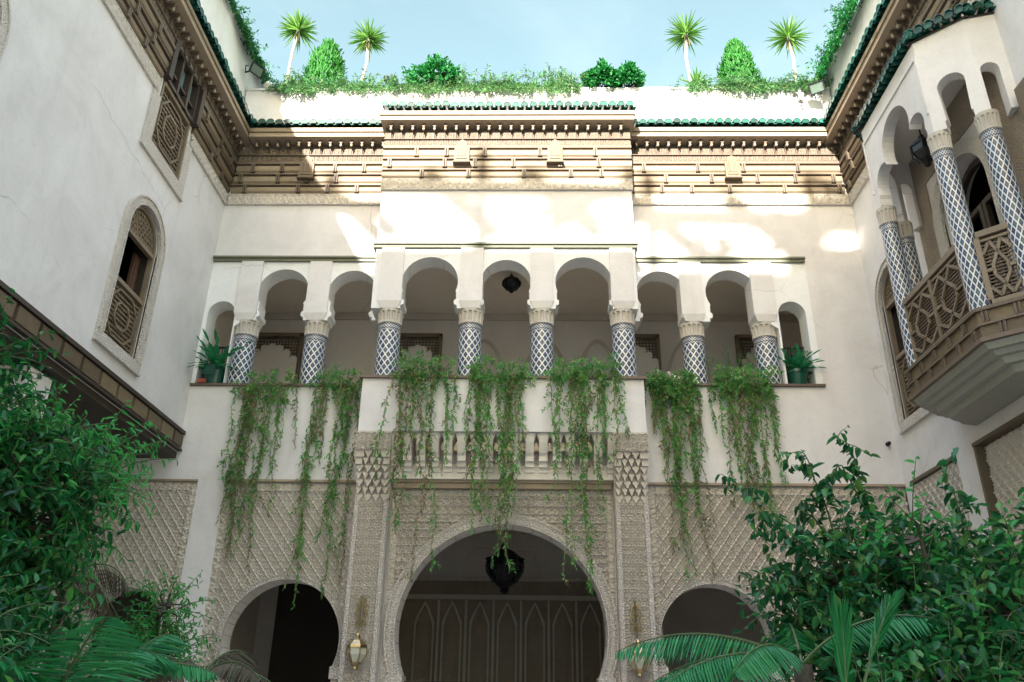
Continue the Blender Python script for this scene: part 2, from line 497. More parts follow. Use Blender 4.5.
# -- relief: true geometry from a height function
def relief(name, fn, s0, s1, z0, z1, o, hf, parent, mat='stucco', step=0.013, hole=None):
    ns, nz = max(2, int((s1 - s0) / step)), max(2, int((z1 - z0) / step))
    S, Z = np.meshgrid(np.linspace(s0, s1, ns + 1), np.linspace(z0, z1, nz + 1))
    H = hf(S, Z) + o
    P = np.stack([np.broadcast_to(np.asarray(c, float), S.shape) for c in fn(S, H, Z)], -1).reshape(-1, 3)
    i = np.arange(nz)[:, None] * (ns + 1) + np.arange(ns)[None, :]
    Q = np.stack([i, i + 1, i + ns + 2, i + ns + 1], -1).reshape(-1, 4)
    if hole is not None:
        sm = (S[:-1, :-1] + S[1:, 1:]).ravel() / 2; zm = (Z[:-1, :-1] + Z[1:, 1:]).ravel() / 2
        Q = Q[~hole(sm, zm)]
    if fn(1, 0, 0)[0] - fn(0, 0, 0)[0] < 0.5 and fn is fl:
        Q = Q[:, ::-1]
    return fast_mesh(name, P, Q, mat, parent)

def sstep(a, b, x):
    q = np.clip((x - a) / (b - a), 0, 1); return q * q * (3 - 2 * q)

def arab(S, Z, p=0.052, amp=0.009):
    k = 2 * np.pi / p
    q = np.sin(k * S + 1.6 * np.sin(k * 0.5 * Z)) * np.sin(k * 0.9 * Z + 1.6 * np.sin(k * 0.5 * S + 0.7))
    return amp * sstep(-0.15, 0.25, q)

def sebka(a=0.150, b=0.20, deep=0.044):
    def f(S, Z):
        u_, v_ = S / a, Z / b
        A = np.abs(((u_ + v_) % 1) - 0.5); B = np.abs(((u_ - v_) % 1) - 0.5)
        dd = np.minimum(A, B)                       # 0 on the net, 0.5 at a lozenge's centre
        net = 1 - sstep(0.075, 0.115, dd)
        ring = sstep(0.19, 0.22, dd) * (1 - sstep(0.29, 0.32, dd))
        dot = sstep(0.40, 0.44, dd)
        tooth = 0.012 * (np.abs(((v_ * 4) % 1) - 0.5) < 0.22) * net
        return deep * net + 0.026 * ring + 0.03 * dot - tooth
    return f

def calli(S, Z):
    # dense arabesque in horizontal registers
    row = np.abs(((Z / 0.115) % 1) - 0.5)
    return arab(S, Z, 0.055, 0.032) + arab(S + 0.4 * Z, Z - 0.3 * S, 0.135, 0.012) + 0.03 * (row > 0.44)

def star(a=0.105):
    def f(S, Z):
        u_, v_ = S / a, Z / a
        A = np.abs((u_ % 1) - 0.5); B = np.abs((v_ % 1) - 0.5)
        st_ = np.minimum(np.maximum(A, B), (A + B) * 0.75)     # eight-pointed star field
        ring = (1 - sstep(0.02, 0.05, np.abs(st_ - 0.30)))
        dot = 1 - sstep(0.08, 0.12, np.hypot(A, B))
        c_ = np.hypot(0.5 - A, 0.5 - B)
        corner = 1 - sstep(0.03, 0.06, np.abs(c_ - 0.13))
        return 0.034 * np.maximum(np.maximum(ring, dot), corner)
    return f

def frieze_h(a=0.11):
    def f(S, Z):
        return arab(S, Z, 0.07, 0.024) + 0.008 * (np.abs(((S / a + 0.3 * np.sin(Z / 0.03)) % 1) - 0.5) < 0.1)
    return f

def arc_pts(c, zc, r, a0, a1, n=28, sx=1.0):
    return [(c + sx * r * math.cos(R(a0 + (a1 - a0) * i / n)), zc + r * math.sin(R(a0 + (a1 - a0) * i / n))) for i in range(n + 1)]

# ------------------------------------------------------------------ ground
g_ = MB(); g_.add([(-300, -300, 0), (300, -300, 0), (300, 300, 0), (-300, 300, 0)], [(0, 1, 2, 3)])
tag(g_.build('ground', 'floor_tile', fix=False), kind='structure')

# levels
Z_LOW, Z_SLAB, Z_LEDGE, Z_STR0, Z_STR1, Z_FR0, Z_FR1 = 4.70, 5.38, 6.25, 8.50, 8.60, 9.67, 9.87
Z_R2, Z_R1, Z_R0, Z_BR0, Z_BM0, Z_TL0, Z_TL1, Z_PAR = 10.06, 10.27, 10.48, 10.66, 10.90, 11.09, 11.29, 12.25

# ------------------------------------------------------------------ cornice (frieze, timber courses, brackets, beam, tiles)
def bracket_mesh(fn, s):
    mb = MB()
    fbox(mb, fn, s - 0.028, s + 0.028, 0.09, 0.225, Z_BM0 - 0.06, Z_BM0 - 0.003)
    fbox(mb, fn, s - 0.02, s + 0.02, 0.09, 0.17, Z_BM0 - 0.105, Z_BM0 - 0.0605)
    c = fn(s, 0.205, Z_BM0 - 0.093)
    mb.lathe([(0.004, -0.035), (0.02, -0.022), (0.024, 0.0), (0.014, 0.02), (0.018, 0.032)], c, 8, 1)
    for q in (-0.020, 0.006):
        fbox(mb, fn, s + q, s + q + 0.014, 0.09, 0.122, Z_BR0 + 0.001, Z_BM0 - 0.106)
    return mb

def cornice(parent, fn, s0, s1, back=0.0, ends=True, gaps=(), medals=(), step=0.018, m0=0, m1=0, timber='painted_cedar'):
    """back: how far the pieces reach behind the wall face"""
    def segs():
        pts = [s0]
        for a, b_ in gaps: pts += [a, b_]
        pts.append(s1)
        return [(pts[i], pts[i + 1]) for i in range(0, len(pts), 2) if pts[i + 1] - pts[i] > 0.02]
    for a_, bb_ in segs():
        # inner corners: every piece stops against its neighbour's face
        A = lambda o: a_ - (0.35 - o - 0.002 if m0 and a_ == s0 else 0)
        B = lambda o: bb_ + (0.35 - o - 0.002 if m1 and bb_ == s1 else 0)
        a, b_ = A(0.05), B(0.05)
        relief('frieze', fn, a, b_, Z_FR0 + 0.012, Z_FR1 - 0.012, 0.022, frieze_h(), parent, 'stucco', step)
        mb = MB()
        fbox(mb, fn, a, b_, -back, 0.040, Z_FR0 - 0.012, Z_FR0 + 0.014)
        fbox(mb, fn, a, b_, -back, 0.040, Z_FR1 - 0.014, Z_FR1 + 0.004)
        fbox(mb, fn, a, b_, -back, 0.020, Z_FR0 + 0.014, Z_FR1 - 0.014)
        mb.build('frieze_moulding', 'stucco_trim', parent)
        # three courses of painted timber, stepping out, with clasps
        for k, (za, zb, o) in enumerate(((Z_FR1, Z_R2, 0.055), (Z_R2, Z_R1, 0.080), (Z_R1, Z_R0, 0.105))):
            mb = MB()
            a, b_ = A(o + 0.03), B(o + 0.03)
            fbox(mb, fn, a, b_, -back, o - 0.035, za + 0.004, zb + 0.004)
            x = a + random.uniform(-0.6, 0)
            while x < b_:
                L = random.choice((0.52, 0.66, 0.8, 0.95))
                x0, x1 = max(a, x), min(b_, x + L - 0.03)
                if x1 - x0 > 0.03:
                    z0_, z1_ = za + 0.030, zb - 0.032
                    mb.prism([(o - 0.036, z0_), (o - 0.006, z0_ + 0.03), (o, z0_ + 0.06), (o, z1_ - 0.045), (o - 0.012, z1_ - 0.012), (o - 0.034, z1_), (-back, z1_), (-back, z0_)], lambda a__, b__, d__: fn(d__, a__, b__), x0, x1)
                # clasp: a little baluster pair
                if a + 0.03 < x < b_ - 0.05:
                    for dx in (-0.028, 0.012):
                        fbox(mb, fn, x - 0.015 + dx, x - 0.015 + dx + 0.028, -back, o + 0.028, za + 0.02, zb - 0.02, 1)
                x += L
            fbox(mb, fn, a, b_, -back, o + 0.022, zb - 0.022, zb, 1)
            mb.build('timber_course', [timber, 'cedar_trim'], parent)
        mb = MB()
        a, b_ = A(0.135), B(0.135)
        fbox(mb, fn, a, b_, -back, 0.085, Z_R0 + 0.001, Z_BM0)
        fbox(mb, fn, a, b_, -back, 0.125, Z_R0 + 0.001, Z_R0 + 0.035, 1)
        x = a + 0.02
        while x < b_ - 0.05:
            fbox(mb, fn, x, x + 0.05, 0.08, 0.098, Z_R0 + 0.06, Z_BR0 - 0.01, 0)
            fbox(mb, fn, x + 0.055, x + 0.075, 0.08, 0.10, Z_R0 + 0.05, Z_BR0 + 0.12, 1)
            x += 0.085
        fbox(mb, fn, a, b_, -back, 0.13, Z_BR0 - 0.016, Z_BR0 - 0.002, 1)
        mb.build('bracket_board', ['board_cedar', 'cedar_trim'], parent)
    s = s0 + 0.12
    proto = None
    while s < s1 - 0.05:
        if not any(a - 0.05 < s < b_ + 0.05 for a, b_ in gaps if b_ - a > 3):
            bracket_mesh(fn, s).build('eave_bracket', ['cedar_trim', 'pale_beam'], parent)
        s += 0.19
    mb = MB()
    e = 0.05 if ends else 0.0
    fbox(mb, fn, s0 - e, s1 + e, -back, 0.33, Z_BM0, Z_BM0 + 0.085)
    fbox(mb, fn, s0 - e - 0.02 * ends, s1 + e + 0.02 * ends, -back, 0.36, Z_BM0 + 0.087, Z_TL0 - 0.03, 1)
    fbox(mb, fn, s0 - e, s1 + e, -back, 0.34, Z_TL0 - 0.028, Z_TL0 - 0.004)
    mb.build('eave_beam', ['pale_beam', 'painted_cedar'], parent)
    tile_roof(parent, lambda s_, d_, z: fn(s_, d_, z), s0 - e, s1 + e, 0.43, -0.02, Z_TL0, Z_TL1)
    for s in medals:
        mb = MB()
        out = [(-0.13, 0), (0.13, 0), (0.13, 0.33), (0.085, 0.33), (0.085, 0.38), (0.04, 0.43), (0, 0.46), (-0.04, 0.43), (-0.085, 0.38), (-0.085, 0.33), (-0.13, 0.33)]
        z0 = Z_R2 + 0.10
        mb.prism([(s + a, z0 + b_) for a, b_ in out], lambda a, b_, d_: fn(a, d_, b_), 0.06, 0.150)
        mb.prism([(s + a * 0.72, z0 + 0.05 + b_ * 0.8) for a, b_ in out], lambda a, b_, d_: fn(a, d_, b_), 0.15, 0.162)
        fbox(mb, fn, s - 0.15, s + 0.15, 0.06, 0.175, z0 - 0.03, z0 - 0.002)
        for k in range(4):
            fbox(mb, fn, s - 0.07 + k * 0.04, s - 0.07 + k * 0.04 + 0.022, 0.16, 0.172, z0 + 0.1, z0 + 0.3)
        mb.build('plaque', 'brown_cedar', parent)

def tile_roof(parent, fn, s0, s1, o0, o1, z0, z1, name='roof_tiles', pitch=0.15):
    """barrel tiles: under-tiles and covers, ends showing as scallops"""
    V, F = [], []
    n = max(1, round((s1 - s0) / pitch)); pitch = (s1 - s0) / n
    def half(c, r, oa, ob, za, zb, up, th=0.012):
        o_ = len(V); m_ = 7
        for (o, z) in ((oa, za), (ob, zb)):
            for rr in (r, r - th):
                for k in range(m_):
                    a = math.pi * k / (m_ - 1)
                    V.append(fn(c + rr * math.cos(a), o, z + (rr * math.sin(a) if up else -rr * math.sin(a))))
        for k in range(m_ - 1):
            F.append((o_ + k, o_ + k + 1, o_ + 2 * m_ + k + 1, o_ + 2 * m_ + k))
            F.append((o_ + m_ + k, o_ + 3 * m_ + k, o_ + 3 * m_ + k + 1, o_ + m_ + k + 1))
            F.append((o_ + k, o_ + m_ + k, o_ + m_ + k + 1, o_ + k + 1))
    for i in range(n):
        c = s0 + (i + 0.5) * pitch
        j = random.uniform(-0.012, 0.012)
        rr, o_ = pitch * 0.44, len(V)
        for k in range(9):
            a_ = math.pi * k / 8
            V.append(fn(c + rr * math.cos(a_), o0 + j - 0.006, z0 + 0.06 + rr * math.sin(a_)))
        V.append(fn(c - rr * 0.7, o0 + j - 0.006, z0 + 0.03)); V.append(fn(c + rr * 0.7, o0 + j - 0.006, z0 + 0.03))
        F.append(tuple(range(o_, o_ + 11)))
        half(c, pitch * 0.46, o0 + j, o1, z0 + 0.06, z1 + 0.03, True)
        half(c + pitch / 2, pitch * 0.40, o0 - 0.03, o1, z0 + 0.075, z1, False)
        half(c, pitch * 0.44, o0 * 0.55, o1, z0 + 0.10 + (z1 - z0) * 0.40, z1 + 0.06, True)
    mb = MB(); mb.v = V; mb.f = F; mb.mi = [0] * len(F)
    # bedding slab under the tiles
    ob = o1 + (o0 - o1) * 0.62
    q = [fn(s0, ob, z0 - 0.004), fn(s1, ob, z0 - 0.004), fn(s1, o1, z0 - 0.004), fn(s0, o1, z0 - 0.004),
         fn(s0, ob, z0 + 0.02), fn(s1, ob, z0 + 0.02), fn(s1, o1, z1 - 0.03), fn(s0, o1, z1 - 0.03)]
    mb.hexa(q, 1)
    return mb.build(name, ['green_tile', 'dark_wood'], parent, smooth=True)

# ------------------------------------------------------------------ BACK WING
back = thing('courtyard_facade', 'pale facade across the back with a projecting arcaded gallery and green tiled eaves', 'building', (-0.4, 12.2, 0))
BX0, BX1 = -2.55, 1.73

# lower walls with arches
ARCH = {'c': (-0.385, 2.62, 1.485), 'l': (-3.46, 2.46, 0.83), 'r': (2.60, 2.50, 0.79), 'f': (-5.74, 2.58, 0.58)}
def horseshoe(c, zc, r, z0, n=40, deg=23):
    pts = arc_pts(c, zc, r, 180 + deg, -deg, n)
    hw = r * math.cos(R(deg))
    return [(c - hw - 0.02, z0)] + [(c - hw - 0.02, zc - r * math.sin(R(deg)) - 0.02)] + pts + [(c + hw + 0.02, zc - r * math.sin(R(deg)) - 0.02), (c + hw + 0.02, z0)]
fnb = lambda a, b_, d_: (a, d_, b_)
lw = MB()
spans = [(-8.5, -4.80, 'f'), (-4.80, -2.55, 'l'), (-2.55, 1.75, 'c'), (1.75, 5.57, 'r')]
for a, b_, k in spans:
    c, zc, r = ARCH[k]
    poly = [(a, 0)] + horseshoe(c, zc, r, 0) + [(b_, 0), (b_, 4.72), (a, 4.72)]
    lw.prism(poly, fnb, 12.055, 12.40)
lw.build('ground_floor_wall', 'interior_plaster', back)
wl = MB()
wl.box(-8.5, 5.57, 12.0, 12.40, 4.725, 5.16)                 # band over the panels
wl.box(-5.39, BX0, 12.0, 12.35, 5.16, 6.245)                  # gallery parapets
wl.box(BX1, 5.57, 12.0, 12.35, 5.16, 6.285)
wl.box(-5.0, -4.58, 12.0, 12.054, 0, 4.725)                   # plain pier beside the far-left panel
wl.box(-8.5, -6.75, 12.0, 12.054, 0, 4.725)
wl.box(-5.39, BX0 + 0.02, 12.0, 12.35, 8.51, 11.08)           # upper wall, wings
wl.box(BX1 - 0.02, 5.57, 12.0, 12.35, 8.51, 11.08)
wl.box(BX0 + 0.02, BX1 - 0.02, 11.55, 12.30, 8.60, 11.08)     # projecting bay, upper
wl.box(4.60, 5.57, 12.0, 12.35, 6.285, 8.51)                  # solid wall right of the gallery
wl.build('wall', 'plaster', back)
sl = MB()
sl.box(BX0, BX1, 11.55, 12.10, Z_SLAB, 6.215)
sl.build('bay_parapet', 'plaster', back)
pp = MB()
pp.box(-5.39, 5.57, 12.02, 12.30, 11.08, Z_PAR)
pp.box(-5.39, 5.57, 11.99, 12.33, Z_PAR, Z_PAR + 0.04)
pp.build('roof_parapet', 'plaster', back)
# ledges
lg = MB()
lg.box(-5.385, BX0 - 0.02, 11.955, 12.36, 6.247, 6.285); lg.box(BX1 + 0.02, 4.62, 11.955, 12.36, 6.287, 6.325)
lg.box(BX0 - 0.045, BX1 + 0.045, 11.505, 12.12, 6.217, 6.255)
lg.build('gallery_ledge', 'cedar_trim', back)
stc = MB()
for a, b_, y in ((-5.385, BX0 - 0.02, 12.0), (BX1 + 0.02, 4.6, 12.0), (BX0 - 0.03, BX1 + 0.03, 11.55)):
    stc.box(a, b_, y - 0.075, y + 0.2, 8.565, 8.597)
    stc.box(a + 0.004, b_ - 0.004, y - 0.045, y + 0.2, 8.513, 8.563)
stc.build('string_course', 'olive_paint', back)

# arcade screen
Z_SP = 7.42
def gal_open(c, r, zc, hb):
    low = math.degrees(math.asin(min(1, (zc - 7.73) / r)))
    a = arc_pts(c, zc, r, 180 + low, -low, 30)
    x0 = r * math.cos(R(low))
    L = [(c - x0 - 0.03, Z_SP), (c - x0 - 0.03, Z_SP + 0.05), (c - x0 + 0.02, Z_SP + 0.08), (c - x0 + 0.02, Z_SP + 0.15), (c - x0 - 0.012, Z_SP + 0.165), (c - x0 - 0.012, 7.70)]
    Rr = [(2 * c - p, q) for p, q in reversed(L)]
    return L + a + Rr
def end_open(c, r, zc, z0):
    return [(c - r, z0)] + arc_pts(c, zc, r, 180, 0, 18) + [(c + r, z0)]
cols_w = [-4.70, -3.53, 2.665, 3.835]
cols_b = [-2.24, -0.945, 0.19, 1.475]
for a, b_, c, r in ((-4.70, -3.53, -4.125, 0.425), (-3.53, BX0 + 0.02, -2.965, 0.40), (BX1 - 0.02, 2.665, 2.16, 0.40), (2.665, 3.835, 3.325, 0.425)):
    m_ = MB(); hb = min(0.44, c - a - 0.10, b_ - c - 0.10)
    m_.prism([(a, Z_SP)] + gal_open(c, r, 7.95, hb) + [(b_, Z_SP), (b_, 8.512), (a, 8.512)], fnb, 12.0, 12.35)
    m_.build('gallery_arch', 'white_plaster', back)
m_ = MB()
m_.prism([(-5.39, 6.287)] + end_open(-5.10, 0.225, 7.54, 6.287) + [(-4.86, 6.287), (-4.86, 7.30), (-4.70, 7.42), (-4.70, 8.512), (-5.39, 8.512)], fnb, 12.0, 12.35)
m_.build('gallery_arch', 'white_plaster', back)
m_ = MB()
m_.prism([(3.835, 8.512), (3.835, 7.42), (4.02, 7.30), (4.02, 6.327)] + end_open(4.27, 0.22, 7.57, 6.327) + [(4.60, 6.327), (4.60, 8.512)], fnb, 12.0, 12.35)
m_.build('gallery_arch', 'white_plaster', back)
for a, b_, c, r in ((BX0 + 0.02, -0.945, -1.615, 0.455), (-0.945, 0.19, -0.388, 0.405), (0.19, BX1 - 0.02, 0.86, 0.455)):
    m_ = MB(); hb = r + 0.02
    m_.prism([(a, Z_SP)] + gal_open(c, r, 7.90, hb) + [(b_, Z_SP), (b_, 8.512), (a, 8.512)], fnb, 11.55, 11.90)
    m_.build('gallery_arch', 'white_plaster', back)
m_ = MB()      # returns of the bay
m_.box(BX0 + 0.021, BX0 + 0.30, 11.902, 12.30, Z_SP + 0.003, 8.598)
m_.build('bay_return', 'white_plaster', back)
m_ = MB()
m_.box(BX1 - 0.30, BX1 - 0.021, 11.902, 12.30, Z_SP + 0.003, 8.598)
m_.build('bay_return', 'white_plaster', back)

def make_column(x, y, z0, z1, rad, parent, capname='capital', seg=40):
    cap_h = 0.235
    s_ = MB()
    s_.lathe([(rad * 1.0, 0), (rad, 0.3), (rad * 0.99, (z1 - z0) * 0.6), (rad * 0.97, z1 - z0 - cap_h)], (x, y, z0), seg, uvs=True)
    col = s_.build('column', 'zellige', parent, smooth=True)
    k_ = MB()
    fl_ = lambda a, j: 1 + (0.09 if 1 < j < 6 else 0) * (1 if math.cos(14 * a) > -0.1 else -0.9)
    k_.lathe([(rad * 1.05, -0.012), (rad * 1.05, 0.012), (rad * 0.96, 0.018), (rad * 0.96, 0.06), (rad * 0.98, 0.13), (rad * 1.04, cap_h - 0.055), (rad * 1.10, cap_h - 0.045), (rad * 1.12, cap_h)],
             (x, y, z1 - cap_h), 84, mod=fl_)
    k_.build('capital', 'capital_stucco', col)
    return col

def pier(x, y0, wd, z0, z1, parent, dep=0.39):
    p_ = MB(); h = wd / 2
    p_.hexa([(x - h + 0.05, y0 + 0.03, z0), (x + h - 0.05, y0 + 0.03, z0), (x + h - 0.05, y0 + dep, z0), (x - h + 0.05, y0 + dep, z0),
             (x - h, y0, z0 + 0.12), (x + h, y0, z0 + 0.12), (x + h, y0 + dep, z0 + 0.12), (x - h, y0 + dep, z0 + 0.12)])
    p_.box(x - h, x + h, y0, y0 + dep, z0 + 0.1205, z1)
    p_.build('pier', 'plaster', parent)

for x in cols_w:
    make_column(x, 12.19, 6.325 if x > 0 else 6.285, Z_SP + 0.005, 0.185, back)
    pier(x, 11.96, 0.37, Z_SP, 8.512, back)
for x in cols_b:
    make_column(x, 11.73, 6.255, Z_SP + 0.005, 0.185, back)
    wd = 0.37
    pier(x, 11.51, wd, Z_SP, 8.512, back)

# gallery room
gr = MB()
gr.box(-5.39, 5.57, 14.40, 14.7, 4.9, 11.0)
gr.box(-5.39, 5.57, 12.351, 14.40, 8.72, 8.95)
gr.box(-5.39, 5.57, 12.351, 14.40, 5.0, 5.25)
gr.box(BX0, BX1, 12.101, 12.35, 5.0, 5.25)
gr.box(-5.69, -5.392, 12.36, 14.7, 4.9, 11.0); gr.box(5.572, 5.87, 12.36, 14.7, 4.9, 11.0)
gr.build('gallery_room', 'interior_plaster', back)
gd = MB()
gd.box(-5.38, 5.56, 14.34, 14.395, 8.58, 8.715)             # cornice band at the ceiling
for c, r in ((-0.88, 0.42), (0.30, 0.42), (1.30, 0.40), (-4.3, 0.4), (3.0, 0.4)):
    pts_o = [(c - r, 6.0)] + [(c - r + 2 * r * i / 14, 7.55 + 0.62 * math.sin(math.pi * min(i, 14 - i) / 14 ) ** 0.8) for i in range(15)] + [(c + r, 6.0)]
    pts_i = [(c + (p - c) * 0.86, 6.0 if q < 6.1 else q - 0.06) for p, q in pts_o]
    gd.strip(pts_i, pts_o, fnb, 14.34, 14.398)
gd.build('niche_moulding', 'stucco', back)
for c, wd in ((-2.15, 0.8), (-4.95, 1.0), (2.05, 0.75), (4.35, 0.7)):
    g2 = MB()
    x0, x1 = c - wd / 2, c + wd / 2
    for k in range(int(wd / 0.06) + 1):
        g2.box(x0 + k * 0.06, x0 + k * 0.06 + 0.02, 14.28, 14.30, 6.2, 8.16)
    for k in range(33):
        g2.box(x0, x1, 14.301, 14.318, 6.2 + k * 0.06, 6.2 + k * 0.06 + 0.02)
    g2.box(x0 - 0.06, x0, 14.25, 14.36, 5.3, 8.22); g2.box(x1, x1 + 0.06, 14.25, 14.36, 5.3, 8.22); g2.box(x0 - 0.06, x1 + 0.06, 14.25, 14.36, 8.165, 8.24)
    g2.build('lattice_door', 'lattice_wood', back)
    g3 = MB()
    sc_pts = []
    for k in range(7):
        sc_pts += arc_pts(c - wd / 2 + wd * (k + 0.5) / 7, 7.6 + 0.33 * math.sin(math.pi * (k + 0.5) / 7), wd / 14 * 1.1, 180, 0, 6)
    g3.prism([(x0, 6.0)] + sc_pts + [(x1, 6.0)], fnb, 14.235, 14.27)
    g3.build('scalloped_panel', 'interior_plaster', back)

# ground-floor hall behind the arches
hl = MB()
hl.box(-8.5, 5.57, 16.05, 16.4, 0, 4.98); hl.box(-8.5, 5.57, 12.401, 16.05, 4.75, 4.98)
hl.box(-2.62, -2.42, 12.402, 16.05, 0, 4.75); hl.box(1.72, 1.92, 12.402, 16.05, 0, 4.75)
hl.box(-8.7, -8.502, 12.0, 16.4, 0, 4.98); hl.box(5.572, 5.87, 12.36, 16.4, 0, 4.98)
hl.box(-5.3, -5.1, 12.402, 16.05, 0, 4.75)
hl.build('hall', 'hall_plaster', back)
hp = MB()
for i in range(9):
    c = -0.40 + (i - 4) * 0.515
    if not -2.4 < c < 1.7: continue
    hw = 0.185
    out = [(c - hw, 0.6), (c - hw, 3.1)] + [(c - hw + hw * k / 5, 3.1 + 0.38 * (k / 5) ** 0.8) for k in range(1, 6)] + [(c + hw * k / 5, 3.48 - 0.38 * (k / 5) ** 1.2) for k in range(1, 6)] + [(c + hw, 0.6)]
    inn = [(c + (p - c) * 0.84, q - 0.05 if q > 1 else q) for p, q in out]
    hp.strip(inn, out, fnb, 15.95, 16.045)
    hp.box(c + 0.5 * 0.515 - 0.02, c + 0.5 * 0.515 + 0.02, 15.93, 16.045, 0.6, 3.5)
hp.box(-2.41, 1.71, 15.94, 16.045, 3.52, 3.60); hp.box(-2.41, 1.71, 15.94, 16.045, 3.86, 3.92)
hp.build('hall_panelling', 'stucco_trim', back)
hd = MB(); hd.box(-4.75, -3.35, 15.98, 16.045, 0, 3.9)
hd.build('hall_door', 'dark_wood', back)
fh = lambda s, o, z: (s, 16.03 - o, z)
relief('hall_relief', fh, -2.40, 1.70, 1.4, 3.86, 0.0, star(0.14), back, 'carved_cedar', 0.02)
hs = MB()
hs.box(-1.75, 0.98, 12.20, 12.30, 1.88, 1.97)
for k in range(46): hs.box(-1.75 + k * 0.06, -1.75 + k * 0.06 + 0.03, 12.215, 12.285, 0.0, 1.88)
hs.build('wooden_screen', 'dark_wood', back)

# carved stucco panels
def arch_hole(k, g=0.02):
    c, zc, r = ARCH[k]
    hw = r * math.cos(R(23)) + 0.02
    return lambda S, Z: (((S - c) ** 2 + (Z - zc) ** 2) < (r + g) ** 2) | ((np.abs(S - c) < hw + g) & (Z < zc))
def archivolt(k, wd, depth, parent, rich=True):
    c, zc, r = ARCH[k]
    mb = MB()
    a = arc_pts(c, zc, r, 203, -23, 60); b_ = arc_pts(c, zc, r + wd, 203, -23, 60)
    mb.strip(a, b_, fnb, 12.055 - depth, 12.36)
    a2 = arc_pts(c, zc, r + wd * 0.82, 203, -23, 60)
    mb.strip(a2, arc_pts(c, zc, r + wd * 1.0, 203, -23, 60), fnb, 12.055 - depth - 0.014, 12.055 - depth + 0.004)
    mb.strip(arc_pts(c, zc, r - 0.004, 203, -23, 60), arc_pts(c, zc, r + wd * 0.12, 203, -23, 60), fnb, 12.055 - depth - 0.012, 12.055 - depth + 0.004)
    hw = r * math.cos(R(23)); zj = zc - r * math.sin(R(23))
    for sgn in (-1, 1):
        x0, x1 = sorted((c + sgn * (hw - 0.03), c + sgn * (hw + wd + 0.05)))
        mb.box(x0, x1, 12.055 - depth - 0.02, 12.38, zj - 0.16, zj - 0.001)
        x0, x1 = sorted((c + sgn * hw, c + sgn * (hw + wd)))
        mb.box(x0, x1, 12.055 - depth, 12.37, 0, zj - 0.161)
    # beaded voussoir ring
    if rich:
        n = int(math.pi * 1.35 * r / 0.05)
        for i in range(n):
            an = R(203 - 226 * (i + 0.5) / n); rr = r + wd * 0.47
            for q in (-0.25, 0.25):
                x, z = c + (rr + q * wd) * math.cos(an), zc + (rr + q * wd) * math.sin(an)
                s = 0.016
                mb.hexa([(x - s, 12.055 - depth - 0.014, z), (x, 12.055 - depth - 0.014, z - s), (x + s, 12.055 - depth - 0.014, z), (x, 12.055 - depth - 0.014, z + s),
                         (x - s, 12.055 - depth + 0.002, z), (x, 12.055 - depth + 0.002, z - s), (x + s, 12.055 - depth + 0.002, z), (x, 12.055 - depth + 0.002, z + s)])
    return mb.build('archivolt', 'stucco_trim', parent)

def panel(k, x0, x1, z0, z1, hf, border=0.12):
    bb = MB()
    o = relief('carved_panel', fb, x0 + border, x1 - border, z0, z1 - border, -0.052, hf, back, 'stucco', 0.0088, arch_hole(k))
    # border band: relief too
    bf = frieze_h(0.09)
    relief('panel_border', fb, x0 + border + 0.001, x1 - border - 0.001, z1 - border + 0.008, z1 - 0.004, -0.035, bf, back, 'stucco', 0.015)
    hb = arch_hole(k, 0.03)
    relief('panel_border', fb, x0, x0 + border - 0.008, z0, z1 - 0.004, -0.035, lambda S, Z: bf(Z, S), back, 'stucco', 0.015, hb)
    relief('panel_border', fb, x1 - border + 0.008, x1, z0, z1 - 0.004, -0.035, lambda S, Z: bf(Z, S), back, 'stucco', 0.015, hb)
    mb = MB()
    c, zc, r = ARCH[k]
    mb.box(x0 + border, x1 - border, 12.0 + 0.012, 12.055, z1 - border - 0.008, z1 - border + 0.008)
    for xx in (x0 + border - 0.008, x1 - border - 0.008):
        if abs(xx - c) > r + 0.06:
            mb.box(xx, xx + 0.016, 12.012, 12.055, z0, z1 - border - 0.009)
    mb.build('panel_fillet', 'stucco_trim', back)

panel('f', -6.75, -5.0, 1.7, 4.70, sebka())
panel('l', -4.58, -2.58, 1.7, 4.70, sebka())
panel('c', -2.03, 1.22, 1.7, 4.62, calli, 0.09)
panel('r', 1.75, 5.56, 1.7, 4.70, sebka())
archivolt('c', 0.15, 0.07, back); archivolt('l', 0.075, 0.06, back); archivolt('r', 0.075, 0.06, back); archivolt('f', 0.07, 0.06, back)
tr = MB()
tr.box(-2.03, 1.22, 11.93, 12.055, 4.62, 4.70)
tr.box(-2.03, 1.22, 11.90, 12.0, 4.701, 4.74)
tr.box(-4.58, BX0, 11.965, 12.0, 4.705, 4.74); tr.box(BX1, 5.56, 11.965, 12.0, 4.705, 4.74); tr.box(-6.75, -5.0, 11.975, 12.0, 4.705, 4.735)
tr.build('panel_cornice', 'pale_beam', back)
# rosette boss in the centre spandrel
mb = MB()
c0 = (-0.36, 4.43)
mb.strip(arc_pts(c0[0], c0[1], 0.075, 0, 360, 24), arc_pts(c0[0], c0[1], 0.10, 0, 360, 24), fnb, 11.99, 12.045)
mb.prism(arc_pts(c0[0], c0[1], 0.045, 0, 315, 7), fnb, 12.0, 12.045)
mb.build('rosette', 'stucco_trim', back)

